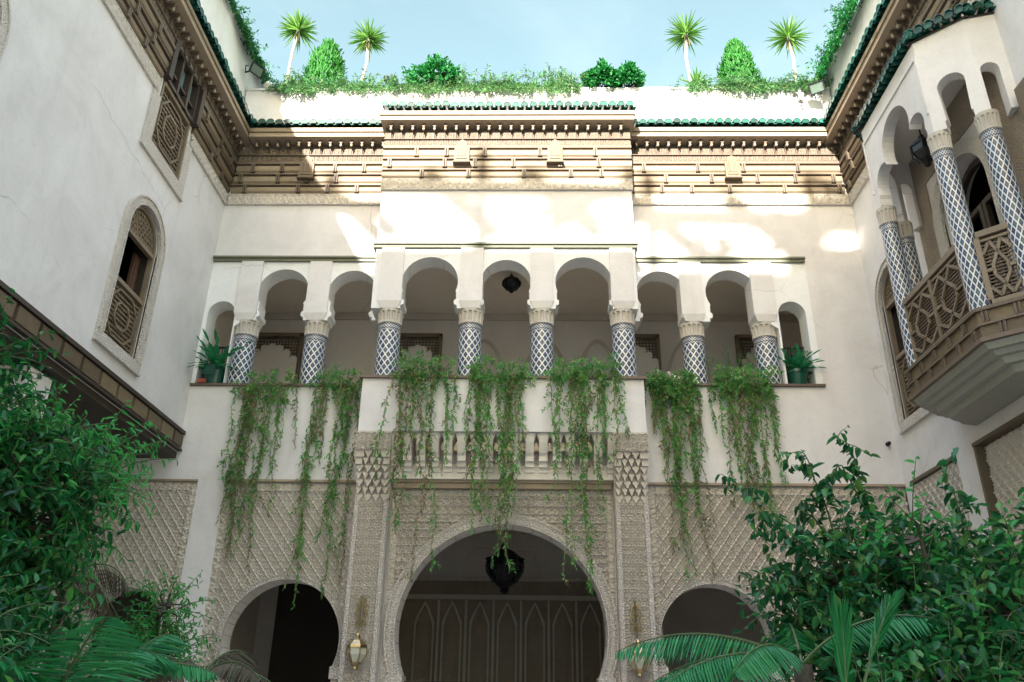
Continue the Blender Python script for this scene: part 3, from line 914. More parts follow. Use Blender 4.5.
# corbels under the bay
for i in range(17):
    x = -2.02 + i * 0.2025
    mb = MB()
    w0, w1 = x - 0.062, x + 0.062
    prof = [(12.0, 4.76), (11.87, 4.76), (11.87, 4.84), (11.84, 4.84), (11.84, 4.91), (11.79, 4.91), (11.79, 4.985), (11.74, 4.985), (11.74, 5.06), (11.70, 5.10), (11.63, 5.24), (11.61, 5.30), (11.61, 5.378), (12.0, 5.378)]
    mb.prism(prof, lambda a, b_, d_: (d_, a, b_), w0, w1)
    for sg in (-1, 1):
        xe = x + sg * 0.062
        mb.prism([(xe, 5.377), (xe + sg * 0.037, 5.377), (xe, 5.27)], fnb, 11.64, 11.99)
    mb.build('corbel', 'interior_plaster', back)
mb = MB()
mb.box(-2.08, 1.28, 11.86, 12.0, 4.741, 4.759); mb.box(-2.08, 1.28, 11.90, 11.998, 4.7592, 4.90); mb.box(-2.08, 1.28, 11.925, 11.998, 4.9002, 4.98)
mb.build('corbel_backing', 'interior_plaster', back)

# pilasters with muqarnas heads
def pilaster(x0, x1):
    root = MB()
    root.box(x0, x1, 11.80, 12.0, 0, 4.50)
    root.box(x0 + 0.012, x0 + 0.07, 11.775, 11.80, 0, 4.44); root.box(x1 - 0.07, x1 - 0.012, 11.775, 11.80, 0, 4.44)
    root.box(x0 + 0.012, x0 + 0.035, 11.765, 11.7745, 0, 4.44); root.box(x1 - 0.035, x1 - 0.012, 11.765, 11.7745, 0, 4.44)
    p_ = root.build('pilaster', 'stucco_trim', back)
    fp = lambda s, o, z: (s, 11.795 - o, z)
    relief('pilaster_relief', fp, x0 + 0.075, x1 - 0.075, 1.7, 4.38, -0.01, star(0.117), p_, 'stucco', 0.0075)
    mq = MB()
    c = (x0 + x1) / 2
    rows = 7
    for i in range(rows):
        z0 = 4.38 + i * 0.101
        y0 = 11.765 - 0.033 * i
        hw = (x1 - x0) / 2 - 0.004 + 0.001 * i
        n = 4 + (i % 2)
        mq.box(c - hw, c + hw, y0 + 0.09, 12.0, z0, z0 + 0.1005)
        cw = 2 * hw / n
        keep = {6: 2, 5: 3, 4: 4}.get(i, 9)
        for k in range(n):
            xa, xb = c - hw + k * cw + 0.012, c - hw + (k + 1) * cw - 0.012
            xm = (xa + xb) / 2
            if abs(k - (n - 1) / 2) > keep / 2:
                mq.box(xa - 0.0119, xb + 0.0119, y0 - 0.004 * (k % 2), y0 + 0.089, z0, z0 + 0.1003)
                continue
            h_ = (xb - xa) / 2
            poly = [(xa, z0 + 0.098), (xa, z0 + 0.062), (xa + h_ * 0.35, z0 + 0.05), (xm - h_ * 0.3, z0 + 0.012), (xm, z0 - 0.012), (xm + h_ * 0.3, z0 + 0.012), (xb - h_ * 0.35, z0 + 0.05), (xb, z0 + 0.062), (xb, z0 + 0.098)]
            mq.prism(poly, fnb, y0, y0 + 0.089)
    mq.box(x0 - 0.012, x1 + 0.012, 11.535, 12.0, 5.087, 5.375)
    head = mq.build('muqarnas_head', 'stucco', p_)
    fq = lambda s, o, z: (s, 11.533 - o, z)
    relief('head_relief', fq, x0, x1, 5.10, 5.36, 0.0, star(0.085), p_, 'stucco', 0.011)
pilaster(-2.555, -2.055)
pilaster(1.245, 1.735)

# cornices
cornice(back, fb, LEFT_X + 0.35, BX0 - 0.03, ends=False, medals=(-3.98,), m0=1)
cornice(back, fb, BX1 + 0.03, RIGHT_X - 0.35, ends=False, medals=(3.55,), m1=1)
cornice(back, fbay, BX0, BX1, back=0.44, ends=True, medals=(-1.18, 0.42))

rf = MB(); rf.box(-9, 9, 12.301, 17, 10.9, 11.15)
rf.box(-9, 9, 16.7, 17, 0, 10.9)
rf.build('roof_slab', 'plaster', back)

# ------------------------------------------------------------------ windows
def lattice(mb, fn, s0, s1, z0, z1, o, th=0.018, pitch=0.075, depth=0.02, diag=True, mi=0):
    n = max(2, round((s1 - s0) / pitch)); 
    for k in range(1, n):
        s = s0 + (s1 - s0) * k / n
        fbox(mb, fn, s - th / 2, s + th / 2, o, o + depth, z0, z1, mi)
    n = max(2, round((z1 - z0) / pitch))
    for k in range(1, n):
        z = z0 + (z1 - z0) * k / n
        fbox(mb, fn, s0, s1, o + depth + 0.001, o + 2 * depth, z - th / 2, z + th / 2, mi)
    if diag:
        cs, cz = (s0 + s1) / 2, (z0 + z1) / 2
        W_, H_ = (s1 - s0), (z1 - z0)
        up = np.array(fn(0, 1, 0)) - np.array(fn(0, 0, 0))
        def seg(a, b_):
            mb.bar(fn(a[0], o + 2.5 * depth, a[1]), fn(b_[0], o + 2.5 * depth, b_[1]), 0.03, 0.022, up, mi)
        for q in (0.22, 0.42):
            pts = [(cs - W_ * q, cz - H_ * q * 0.5), (cs - W_ * q * 0.5, cz - H_ * q), (cs + W_ * q * 0.5, cz - H_ * q), (cs + W_ * q, cz - H_ * q * 0.5),
                   (cs + W_ * q, cz + H_ * q * 0.5), (cs + W_ * q * 0.5, cz + H_ * q), (cs - W_ * q * 0.5, cz + H_ * q), (cs - W_ * q, cz + H_ * q * 0.5)]
            for i in range(8): seg(pts[i], pts[(i + 1) % 8])

def arched_window(parent, fn, c, hw, z0, zs, fw):
    """frame of carved stucco, lattice below, open void with shutters, carved tympanum"""
    fn2 = lambda a, b_, d_: fn(a, d_, b_)
    inn = [(c - hw, z0)] + arc_pts(c, zs, hw, 180, 0, 24) + [(c + hw, z0)]
    H = hw + fw
    out = [(c - H, z0)] + arc_pts(c, zs, H, 180, 0, 24) + [(c + H, z0)]
    mb = MB()
    mb.strip(inn, out, fn2, -0.02, 0.035)
    mb.strip([(c + (p - c) * 1.0, q) for p, q in inn], [(c + (p - c) * (hw + 0.025) / hw, zs + (q - zs) * (hw + 0.025) / hw if q > zs else q) for p, q in inn], fn2, 0.036, 0.05)
    k = (H - 0.025) / H
    mb.strip([(c + (p - c) * k, zs + (q - zs) * k if q > zs else q) for p, q in out], out, fn2, 0.036, 0.05)
    fbox(mb, fn, c - H, c + H, -0.02, 0.035, z0 - fw, z0 - 0.001); fbox(mb, fn, c - H - 0.01, c + H + 0.01, 0.0, 0.055, z0 - fw - 0.03, z0 - fw - 0.001)
    wn = mb.build('window', 'stucco_trim', parent)
    fr_ = MB()
    fr_.strip([(c + (p - c) * 0.90, zs + (q - zs) * 0.90 if q > zs else q) for p, q in inn], [(c + (p - c) * 0.995, zs + (q - zs) * 0.995 if q > zs else q) for p, q in inn], fn2, -0.10, -0.03)
    zl = z0 + (zs - z0) * 0.52
    for z in (z0 + 0.02, zl, zs - 0.04):
        fbox(fr_, fn, c - hw * 0.9, c + hw * 0.9, -0.09, -0.025, z - 0.03, z + 0.03)
    fr_.build('window_frame', 'lattice_wood', wn)
    li = MB()
    li.strip([(c + (p - c) * 0.96, zs + (q - zs) * 0.96 if q > zs else q) for p, q in inn], [(c + (p - c) * 0.996, zs + (q - zs) * 0.996 if q > zs else q) for p, q in inn], fn2, -0.36, -0.101)
    li.build('lining', 'dark_wood', wn)
    la = MB(); lattice(la, fn, c - hw * 0.9, c + hw * 0.9, z0 + 0.05, zl - 0.03, -0.095, 0.02, 0.062)
    la.build('lattice', 'lattice_wood', wn)
    ty = MB(); rr = hw * 0.9
    ty.prism(arc_pts(c, zs - 0.01, rr, 180, 0, 24), fn2, -0.09, -0.07)
    for k in range(5):
        r_ = rr * (0.2 + 0.17 * k)
        for j in range(3 + 3 * k):
            a = math.pi * (j + 0.5) / (3 + 3 * k)
            x, z = c + r_ * math.cos(a), zs - 0.01 + r_ * math.sin(a)
            s = rr * 0.065
            ty.prism([(x - s, z), (x, z - s), (x + s, z), (x, z + s)], fn2, -0.069, -0.045)
    ty.build('tympanum', 'lattice_wood', wn)
    for sgn in (-1, 1):
        sh = MB()
        a, b_ = sorted((c + sgn * hw * 0.88, c + sgn * hw * 0.55))
        fbox(sh, fn, a, b_, -0.24, -0.20, zl + 0.02, zs - 0.07)
        fbox(sh, fn, a + 0.04, b_ - 0.04, -0.20, -0.185, zl + 0.08, zs - 0.14)
        sh.build('shutter', 'shutter_wood', wn)
    return wn

def wall_with_holes(mb, fn, s0, s1, z0, z1, holes, d0, d1):
    """holes: list of (c, hw, zb, zs) arched, or (c, hw, zb, zt, 'r') rectangular; sorted by c"""
    fn2 = lambda a, b_, d_: fn(a, d_, b_)
    x = s0
    for h in holes:
        c, hw, zb = h[:3]; m = hw + 0.06
        if c - m > x: fbox(mb, fn, x, c - m, d0, d1, z0, z1)
        fbox(mb, fn, c - m, c + m, d0, d1, z0, zb)
        if len(h) == 5:
            zt = h[3]
            fbox(mb, fn, c - m, c - hw, d0, d1, zb, zt); fbox(mb, fn, c + hw, c + m, d0, d1, zb, zt)
            fbox(mb, fn, c - m, c + m, d0, d1, zt, z1)
        else:
            zs = h[3]
            poly = [(c - m, zb), (c - hw, zb)] + arc_pts(c, zs, hw, 180, 0, 24) + [(c + hw, zb), (c + m, zb), (c + m, z1), (c - m, z1)]
            mb.prism(poly, fn2, d0, d1)
        x = c + m
    if x < s1: fbox(mb, fn, x, s1, d0, d1, z0, z1)

# ------------------------------------------------------------------ LEFT WING
left = thing('side_wing', 'tall plain plaster wing on the left with arched windows and a dark timber overhang', 'building', (-7.5, 5, 0))
mb = MB()
wall_with_holes(mb, fl, -1.0, 8.6, 5.16, 11.08, [(5.57, 0.50, 5.86, 7.75)], -0.35, 0)
wall_with_holes(mb, fl, 8.6, 12.0, 5.16, 8.745, [(9.655, 0.475, 5.88, 7.52)], -0.35, 0)
wall_with_holes(mb, fl, 8.6, 12.0, 8.745, 11.08, [(9.72, 0.50, 8.90, 10.75, 'r')], -0.35, 0)
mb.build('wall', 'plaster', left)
mb = MB()
fbox(mb, fl, -1.0, 16, -0.35, -0.02, 11.08, 13.0); fbox(mb, fl, -1.0, 16, -0.38, 0.01, 13.0, 13.04)
mb.build('roof_parapet', 'plaster', left)
arched_window(left, fl, 9.655, 0.475, 5.88, 7.52, 0.14)
arched_window(left, fl, 5.57, 0.50, 5.86, 7.75, 0.15)
# upper window
mb = MB()
for a in ((9.0, 9.22), (10.22, 10.42)):
    fbox(mb, fl, a[0], a[1], -0.02, 0.03, 8.8965, Z_FR0 - 0.02)
fbox(mb, fl, 9.0, 10.42, -0.02, 0.03, 8.70, 8.895)
fbox(mb, fl, 8.98, 10.44, 0.0, 0.045, 8.67, 8.699)
uw = mb.build('window', 'stucco_trim', left)
mb = MB(); lattice(mb, fl, 9.26, 10.18, 8.93, 9.93, -0.06, 0.022, 0.075)
fbox(mb, fl, 9.22, 9.26, -0.08, 0.02, 8.9, 9.96); fbox(mb, fl, 10.18, 10.22, -0.08, 0.02, 8.9, 9.96); fbox(mb, fl, 9.26, 10.18, -0.08, 0.02, 9.93, 9.99); fbox(mb, fl, 9.26, 10.18, -0.08, 0.02, 8.9, 8.93)
mb.build('lattice', 'lattice_wood', uw)
mb = MB()
for s in (9.24, 9.535, 9.86, 10.15):
    fbox(mb, fl, s, s + 0.055, -0.10, 0.06, 9.992, 10.74)
fbox(mb, fl, 9.295, 10.15, -0.095, 0.055, 10.68, 10.74); fbox(mb, fl, 9.295, 10.15, -0.095, 0.055, 9.992, 10.05)
fbox(mb, fl, 9.295, 10.15, -0.09, 0.03, 10.24, 10.27)
fbox(mb, fl, 9.12, 9.238, -0.01, 0.12, 9.992, 10.74); fbox(mb, fl, 10.207, 10.32, -0.01, 0.12, 9.992, 10.74)
mb.build('sash', 'dark_wood', uw)
mb = MB(); fbox(mb, fl, 9.295, 10.15, -0.06, -0.05, 10.05, 10.68)
mb.build('pane', 'window_glass', uw)
cornice(left, fl, 4.0, 12.0, ends=False, gaps=((9.12, 10.32),), step=0.02, timber='brown_cedar')
# timber fascia and soffit over the open loggia
mb = MB()
fbox(mb, fl, -1.0, 11.98, 0.0, 0.075, 5.43, 5.485)
fbox(mb, fl, -1.0, 11.98, 0.0, 0.07, 5.165, 5.20)
fbox(mb, fl, -1.0, 11.98, 0.0, 0.03, 5.20, 5.43)
s = 2.0
while s < 11.9:
    fbox(mb, fl, s, min(11.97, s + 0.40), 0.0, 0.058, 5.225, 5.405, 1)
    s += 0.46
mb.build('timber_fascia', ['dark_wood', 'brown_cedar'], left)
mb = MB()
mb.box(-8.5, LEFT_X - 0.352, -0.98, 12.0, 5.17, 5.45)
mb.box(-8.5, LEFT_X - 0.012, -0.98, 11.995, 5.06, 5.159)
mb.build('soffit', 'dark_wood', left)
mb = MB()
mb.box(-8.8, -8.505, -1, 16, 5.3, 13.0); mb.box(-8.5, LEFT_X - 0.36, -0.9, 16, 10.85, 11.05); mb.box(-8.5, LEFT_X - 0.352, -1.0, -0.8, 5.46, 13.0); mb.box(-8.5, LEFT_X - 0.352, 12.42, 12.6, 5.2, 11.05)
for y in (0.6, 4.4, 8.2): mb.box(-5.9, -5.5, y, y + 0.45, 0, 5.01)
mb.build('rear_wall', 'plaster', left)
mb = MB(); mb.box(-8.8, -8.505, -1, 11.99, 0, 5.298); mb.box(-8.5, -5.8, -1.0, -0.8, 0, 5.055)
mb.build('loggia_wall', 'hall_plaster', left)
mb = MB(); mb.box(-6.9, -6.7, -0.78, 12.4, 5.46, 10.84); mb.box(-6.69, -5.76, -0.78, 12.4, 5.462, 5.5)  # dark sheets added behind the windows so their openings read as shade
mb.build('shade_backing', 'dark_wood', left)

# ------------------------------------------------------------------ RIGHT WING
right = thing('side_wing', 'plain plaster wing on the right carrying a tiled polygonal balcony', 'building', (7.5, 5, 0))
mb = MB()
wall_with_holes(mb, fr, 2.0, 10.5, 4.74, 11.08, [(8.86, 0.58, 5.6, 7.65)], -0.35, 0)
wall_with_holes(mb, fr, 10.5, 12.0, 4.74, 11.08, [(11.15, 0.475, 5.60, 7.50)], -0.35, 0)
wall_with_holes(mb, fr, 2.0, 7.2, 0, 4.74, [], -0.35, 0)
fbox(mb, fr, 9.95, 10.42, -0.35, 0, 0, 4.74); fbox(mb, fr, 11.8, 12.0, -0.35, 0, 0, 4.74)
fbox(mb, fr, 10.42, 11.8, -0.35, -0.05, 0, 4.74); fbox(mb, fr, 7.2, 9.95, -0.35, -0.12, 0, 4.74)
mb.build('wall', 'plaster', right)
mb = MB()
fbox(mb, fr, 2.0, 16, -0.35, -0.02, 11.08, 12.6); fbox(mb, fr, 2.0, 16, -0.38, 0.01, 12.6, 12.64)
mb.build('roof_parapet', 'plaster', right)
relief('carved_panel', fr, 10.43, 11.79, 1.7, 4.66, -0.049, sebka(), right, 'stucco', 0.0095)
relief('carved_panel', fr, 7.25, 9.93, 1.7, 4.68, -0.118, sebka(0.15, 0.2), right, 'stucco', 0.0095)
mb = MB()
fbox(mb, fr, 10.42, 11.8, -0.05, 0.02, 4.69, 4.735); fbox(mb, fr, 7.2, 9.95, -0.12, 0.03, 4.69, 4.735)
fbox(mb, fr, 9.90, 9.948, -0.12, 0.02, 0, 4.688)
mb.build('panel_cornice', 'cedar_trim', right)
arched_window(right, fr, 11.15, 0.475, 5.60, 7.50, 0.13)
cornice(right, fr, 4.0, 12.0, ends=False, step=0.02, timber='brown_cedar')
mb = MB()
mb.box(9.0, 9.3, 2, 16, 0, 12.6); mb.box(RIGHT_X + 0.36, 9.0, 2.2, 16, 10.85, 11.05); mb.box(RIGHT_X + 0.36, 9.0, 2.2, 12, 4.5, 4.7); mb.box(RIGHT_X + 0.352, 9.0, 2.0, 2.18, 0, 12.6); mb.box(RIGHT_X + 0.352, 9.0, 12.42, 12.6, 0, 11.05)
mb.build('rear_wall', 'plaster', right)
mb = MB(); mb.box(6.9, 7.1, 2.2, 12.4, 4.71, 10.84); mb.box(5.94, 6.89, 2.2, 12.4, 4.702, 4.74)  # added dark sheets that put shade into the window and balcony openings
mb.build('shade_backing', 'dark_wood', right)
# balcony door: carved surround, dark leaves
fn2 = lambda a, b_, d_: fr(a, d_, b_)
mb = MB()
inn = [(8.86 - 0.58, 5.6)] + arc_pts(8.86, 7.65, 0.58, 180, 0, 24) + [(8.86 + 0.58, 5.6)]
out = [(8.86 - 0.78, 5.6)] + arc_pts(8.86, 7.65, 0.78, 180, 0, 24) + [(8.86 + 0.78, 5.6)]
mb.strip(inn, out, fn2, -0.02, 0.04)
dr = mb.build('balcony_door', 'stucco_trim', right)
mb = MB()
fbox(mb, fr, 7.46, 8.07, 0.0, 0.02, 5.61, 9.24); fbox(mb, fr, 9.65, 10.06, 0.0, 0.02, 5.61, 9.24); fbox(mb, fr, 8.0701, 9.6499, 0.0, 0.02, 8.44, 9.24)
mb.build('carved_surround', 'door_stucco', dr)
mb = MB()
for a in (8.30, 8.87):
    fbox(mb, fr, a, a + 0.07, -0.25, -0.18, 5.6, 7.6); fbox(mb, fr, a + 0.48, a + 0.55, -0.25, -0.18, 5.6, 7.6)
    for z in (5.6, 6.4, 7.53): fbox(mb, fr, a + 0.07, a + 0.48, -0.25, -0.18, z, z + 0.07)
    fbox(mb, fr, a + 0.07, a + 0.48, -0.235, -0.215, 5.67, 6.4)
mb.strip(arc_pts(8.86, 7.62, 0.50, 180, 0, 20), arc_pts(8.86, 7.62, 0.575, 180, 0, 20), fn2, -0.25, -0.18)
mb.build('door_leaf', 'dark_wood', dr)
# lattice light beside the balcony
mb = MB(); fbox(mb, fr, 6.55, 7.25, 0.0, 0.03, 6.6, 8.0)
wn = mb.build('window', 'dark_wood', right)
mb = MB(); lattice(mb, fr, 6.6, 7.2, 6.65, 7.95, 0.03, 0.022, 0.07)
fbox(mb, fr, 6.45, 6.60, 0.0, 0.09, 6.5, 8.1); fbox(mb, fr, 7.2, 7.35, 0.0, 0.09, 6.5, 8.1); fbox(mb, fr, 6.6, 7.2, 0.0, 0.09, 7.95, 8.1); fbox(mb, fr, 6.6, 7.2, 0.0, 0.09, 6.5, 6.65)
mb.build('lattice', 'lattice_wood', wn)

# the balcony itself
PL = [(RIGHT_X, 10.10), (5.24, 10.02), (4.80, 9.62), (4.80, 7.90), (5.24, 7.50), (RIGHT_X, 7.42)]
def ring(off):
    """plan offset outwards by off"""
    c = (RIGHT_X, 8.76); o = []
    for i, (x, y) in enumerate(PL):
        if i in (0, 5): o.append((x, y + (off if i == 0 else -off)))
        else:
            p0, p1, p2 = [np.array(PL[j]) for j in (i - 1, i, i + 1)]
            n1 = np.array([-(p1 - p0)[1], (p1 - p0)[0]]); n1 = n1 / np.linalg.norm(n1)
            n2 = np.array([-(p2 - p1)[1], (p2 - p1)[0]]); n2 = n2 / np.linalg.norm(n2)
            if np.dot(n1, p1 - np.array(c)) < 0: n1 = -n1
            if np.dot(n2, p1 - np.array(c)) < 0: n2 = -n2
            b_ = n1 + n2; b_ /= np.linalg.norm(b_)
            o.append(tuple(p1 + b_ * off / max(0.5, np.dot(b_, n1))))
    return o
def slab(mb, off, z0, z1, mi=0, off2=None):
    a, b_ = ring(off), ring(off if off2 is None else off2)
    n = len(a)
    mb.add([(x, y, z0) for x, y in a] + [(x, y, z1) for x, y in b_],
           [(i, (i + 1) % n, n + (i + 1) % n, n + i) for i in range(n)] + [tuple(range(n - 1, -1, -1)), tuple(range(n, 2 * n))], mi)
mb = MB()
slab(mb, 0.075, 5.535, 5.575, 1); slab(mb, 0.04, 5.40, 5.534, 0); slab(mb, 0.065, 5.372, 5.399, 1); slab(mb, 0.04, 5.24, 5.371, 0); slab(mb, 0.075, 5.19, 5.239, 1)
for i in range(5):
    a, b_ = np.array(ring(0.04)[i]), np.array(ring(0.04)[i + 1])
    L = np.linalg.norm(b_ - a); n = max(1, int(L / 0.30)); d_ = (b_ - a) / L
    nn = np.array([-d_[1], d_[0]]); nn = nn if np.dot(nn, a - np.array((RIGHT_X, 8.76))) > 0 else -nn
    for k in range(n):
        for zz, sh_ in ((5.405, 0.25), (5.245, 0.7)):
            p = a + d_ * L * (k + sh_) / n
            for q in (-0.025, 0.018):
                mb.bar((*(p + d_ * q), zz), (*(p + d_ * q), zz + 0.12), 0.022, 0.06, (*nn, 0), 1)
base_ = mb.build('balcony', ['brown_cedar', 'cedar_trim'], right)
mb = MB()   # coffered underside stepping back to the wall
offs = [(0.03, 5.188, 5.12), (-0.06, 5.119, 5.07), (-0.16, 5.069, 5.00), (-0.27, 4.999, 4.92)]
for o, z1, z0 in offs: slab(mb, o - 0.035, z0, z1, 0, o)
mb.build('underside', 'underside_paint', base_)
# shell walls
def face_fn(i):
    a, b_ = np.array(PL[i]), np.array(PL[i + 1]); L = np.linalg.norm(b_ - a); d_ = (b_ - a) / L
    nn = np.array([-d_[1], d_[0]]); nn = nn if np.dot(nn, (a + b_) / 2 - np.array((RIGHT_X, 8.76))) > 0 else -nn
    return L, lambda s, z, o: (a[0] + d_[0] * s + nn[0] * o, a[1] + d_[1] * s + nn[1] * o, z)
Z_BC, Z_BT = 7.93, 9.28
for i in range(5):
    L, fn_ = face_fn(i)
    mb = MB(); c = L / 2
    if i == 2:
        op = [(c - 0.76, Z_BC), (c - 0.72, Z_BC + 0.05), (c - 0.72, Z_BC + 0.14), (c - 0.70, Z_BC + 0.2)]
        op += arc_pts(c - 0.50, 8.26, 0.22, 195, 60, 10) + arc_pts(c, 8.56, 0.40, 205, -25, 22) + arc_pts(c + 0.50, 8.26, 0.22, 120, -15, 10)
        op += [(c + 0.70, Z_BC + 0.2), (c + 0.72, Z_BC + 0.14), (c + 0.72, Z_BC + 0.05), (c + 0.76, Z_BC)]
    elif i in (1, 3):
        r_ = 0.155
        op = [(c - r_, Z_BC), (c - r_, Z_BC + 0.1), (c - r_ + 0.02, Z_BC + 0.12)] + arc_pts(c, 8.50, r_, 190, -10, 14) + [(c + r_ - 0.02, Z_BC + 0.12), (c + r_, Z_BC + 0.1), (c + r_, Z_BC)]
    else:
        r_ = 0.10
        cc = c + (0.04 if i == 4 else -0.04) * -1
        op = [(cc - r_, Z_BC)] + arc_pts(cc, 8.52, r_, 180, 0, 12) + [(cc + r_, Z_BC)]
    mb.prism([(0.0, Z_BC)] + op + [(L, Z_BC), (L, Z_BT), (0.0, Z_BT)], fn_, -0.16, 0.0)
    if i == 2:
        mb.strip([(0.03, Z_BC + 0.3), (0.03, 9.08), (L - 0.03, 9.08), (L - 0.03, Z_BC + 0.3)], [(0.0, Z_BC + 0.3), (0.0, 9.12), (L, 9.12), (L, Z_BC + 0.3)], fn_, 0.001, 0.02)
    mb.build('balcony_arch', 'plaster', base_)
mb = MB(); slab(mb, 0.0, Z_BT + 0.001, Z_BT + 0.05); slab(mb, -0.14, 9.0, 9.04)
mb.build('balcony_ceiling', 'interior_plaster', base_)
for i in range(5):
    L, fn_ = face_fn(i)
    lip = 0.06 if i in (1, 2, 3) else 0.0
    tile_roof(base_, lambda s, o, z: fn_(s, z, o), -lip, L + lip, 0.11, -0.25 if i in (2,) else -0.12, Z_BT + 0.05, Z_BT + 0.17, 'roof_tile', 0.115)
for (x, y) in ((4.88, 9.55), (4.88, 7.97), (5.26, 7.60), (5.26, 9.93)):
    k_ = make_column(x, y, 5.576, Z_BC + 0.004, 0.115, base_, seg=32)
# balustrade of turned lattice
def rail(i, s0, s1, panels):
    L, fn_ = face_fn(i)
    fo = lambda s, o, z: fn_(s, z, o)
    mb = MB()
    def b3(a, b_, z0, z1, o0, o1, mi=0):
        mb.hexa([fo(a, o0, z0), fo(b_, o0, z0), fo(b_, o1, z0), fo(a, o1, z0), fo(a, o0, z1), fo(b_, o0, z1), fo(b_, o1, z1), fo(a, o1, z1)], mi)
    b3(s0, s1, 6.42, 6.49, -0.10, 0.0); b3(s0, s1, 6.36, 6.39, -0.09, -0.02); b3(s0, s1, 5.60, 5.66, -0.10, -0.01)
    edges = np.linspace(s0, s1, panels + 1)
    for e in edges: b3(e - 0.028, e + 0.028, 5.661, 6.419, -0.095, -0.008)
    for a, b_ in zip(edges[:-1], edges[1:]):
        a, b_ = a + 0.03, b_ - 0.03
        n = int((b_ - a) / 0.04)
        for k in range(1, n):
            s = a + (b_ - a) * k / n; b3(s - 0.008, s + 0.008, 5.66, 6.36, -0.065, -0.05, 1)
        for k in range(1, 17):
            z = 5.66 + 0.70 * k / 17; b3(a, b_, z - 0.008, z + 0.008, -0.0495, -0.036, 1)
        up = np.array(fo(0, 1, 0)) - np.array(fo(0, 0, 0)); W_ = b_ - a; m_ = (a + b_) / 2
        segs_ = [((a, 6.2), (a + W_ * 0.3, 6.34)), ((a + W_ * 0.3, 6.34), (m_, 6.2)), ((m_, 6.2), (a + W_ * 0.7, 6.34)), ((a + W_ * 0.7, 6.34), (b_, 6.2)),
                 ((m_, 6.2), (a + W_ * 0.25, 6.05)), ((a + W_ * 0.25, 6.05), (a + W_ * 0.25, 5.93)), ((a + W_ * 0.25, 5.93), (m_, 5.8)), ((m_, 5.8), (a + W_ * 0.75, 5.93)), ((a + W_ * 0.75, 5.93), (a + W_ * 0.75, 6.05)), ((a + W_ * 0.75, 6.05), (m_, 6.2)),
                 ((a, 5.8), (a + W_ * 0.3, 5.68)), ((a + W_ * 0.3, 5.68), (m_, 5.8)), ((m_, 5.8), (a + W_ * 0.7, 5.68)), ((a + W_ * 0.7, 5.68), (b_, 5.8)), ((a, 6.0), (a + W_ * 0.25, 6.0)), ((a + W_ * 0.75, 6.0), (b_, 6.0))]
        for p, q in segs_:
            mb.bar(fo(p[0], -0.022, p[1]), fo(q[0], -0.022, q[1]), 0.032, 0.026, up)
    mb.build('balustrade', ['lattice_wood', 'cedar_trim'], base_)
rail(2, 0.16, 1.56, 2)
rail(3, 0.14, 0.48, 1)
rail(1, 0.12, 0.46, 1)
rail(4, 0.10, 0.32, 1)
rail(0, 0.02, 0.24, 1)
mb = MB(); slab(mb, -0.06, 5.5751, 5.60); mb.build('balcony_floor', 'cedar_trim', base_)

# ------------------------------------------------------------------ REAR WING (behind the camera: closes the court and shades it)
rear = thing('side_wing', 'taller plaster wing closing the far side of the court behind the viewer', 'building', (0, -15, 0))
mb = MB()
mb.box(-16, 12, -16.0, -14.0, 0, 17.72)
mb.box(-1.0, 12, -16.0, -14.3, 17.85, 18.3)
mb.box(0.2, 12, -16.0, -14.6, 18.3, 18.9)
mb.build('wall', 'plaster', rear)
mb = MB()
for x in (-9.0, -6.2, -3.4, -0.6): mb.box(x, x + 0.2, -15.0, -14.8, 17.85, 19.9)
for x in np.arange(-8.8, -0.2, 1.7): mb.bar((x, -15.3, 19.6), (x + 1.3, -14.5, 18.2), 0.30, 0.30)
mb.bar((-9.4, -14.9, 19.3), (0.6, -14.9, 19.0), 0.28, 0.30)
mb.build('pergola', 'pale_beam', rear)
CLIMB = [(-4.6, -14.9, 18.75, 0.4), (-2.2, -14.9, 18.35, 0.4), (-0.9, -14.9, 18.8, 0.6), (0.3, -14.9, 19.3, 0.6)]
# ------------------------------------------------------------------ PLANTS
def nrm(a): return a / (np.linalg.norm(a, axis=-1, keepdims=True) + 1e-9)

class Leaves:
    def __init__(s): s.P = []; s.D = []; s.U = []; s.L = []; s.W = []
    def add(s, P, D, U, L, W):
        P = np.atleast_2d(P); n = len(P)
        s.P.append(P); s.D.append(np.broadcast_to(D, (n, 3))); s.U.append(np.broadcast_to(U, (n, 3)))
        s.L.append(np.broadcast_to(L, (n,))); s.W.append(np.broadcast_to(W, (n,)))
    def build(s, name, mat, parent, top=None, fold=0.25, droop=0.15, wide=0.42):
        P = np.concatenate(s.P); D = nrm(np.concatenate(s.D)); U = np.concatenate(s.U); L = np.concatenate(s.L)[:, None]; W = np.concatenate(s.W)[:, None]
        S = nrm(np.cross(D, U)); Nn = nrm(np.cross(S, D))
        tip = P + D * L - Nn * L * droop
        m1 = P + D * L * 0.30; m2 = P + D * L * 0.68 - Nn * L * droop * 0.4
        V = np.stack([P, m1 + S * W * 0.5 + Nn * W * fold, m2 + S * W * wide + Nn * W * fold, tip, m2 - S * W * wide + Nn * W * fold, m1 - S * W * 0.5 + Nn * W * fold], 1)
        n = len(P); i = np.arange(n)[:, None] * 6
        F = np.concatenate([i + np.array([[0, 1, 2, 3]]), i + np.array([[0, 3, 4, 5]])], 1).reshape(-1, 4)
        return fast_mesh(name, V.reshape(-1, 3), F, mat, parent, top)

def rdir(n): return nrm(rng.normal(size=(n, 3)))

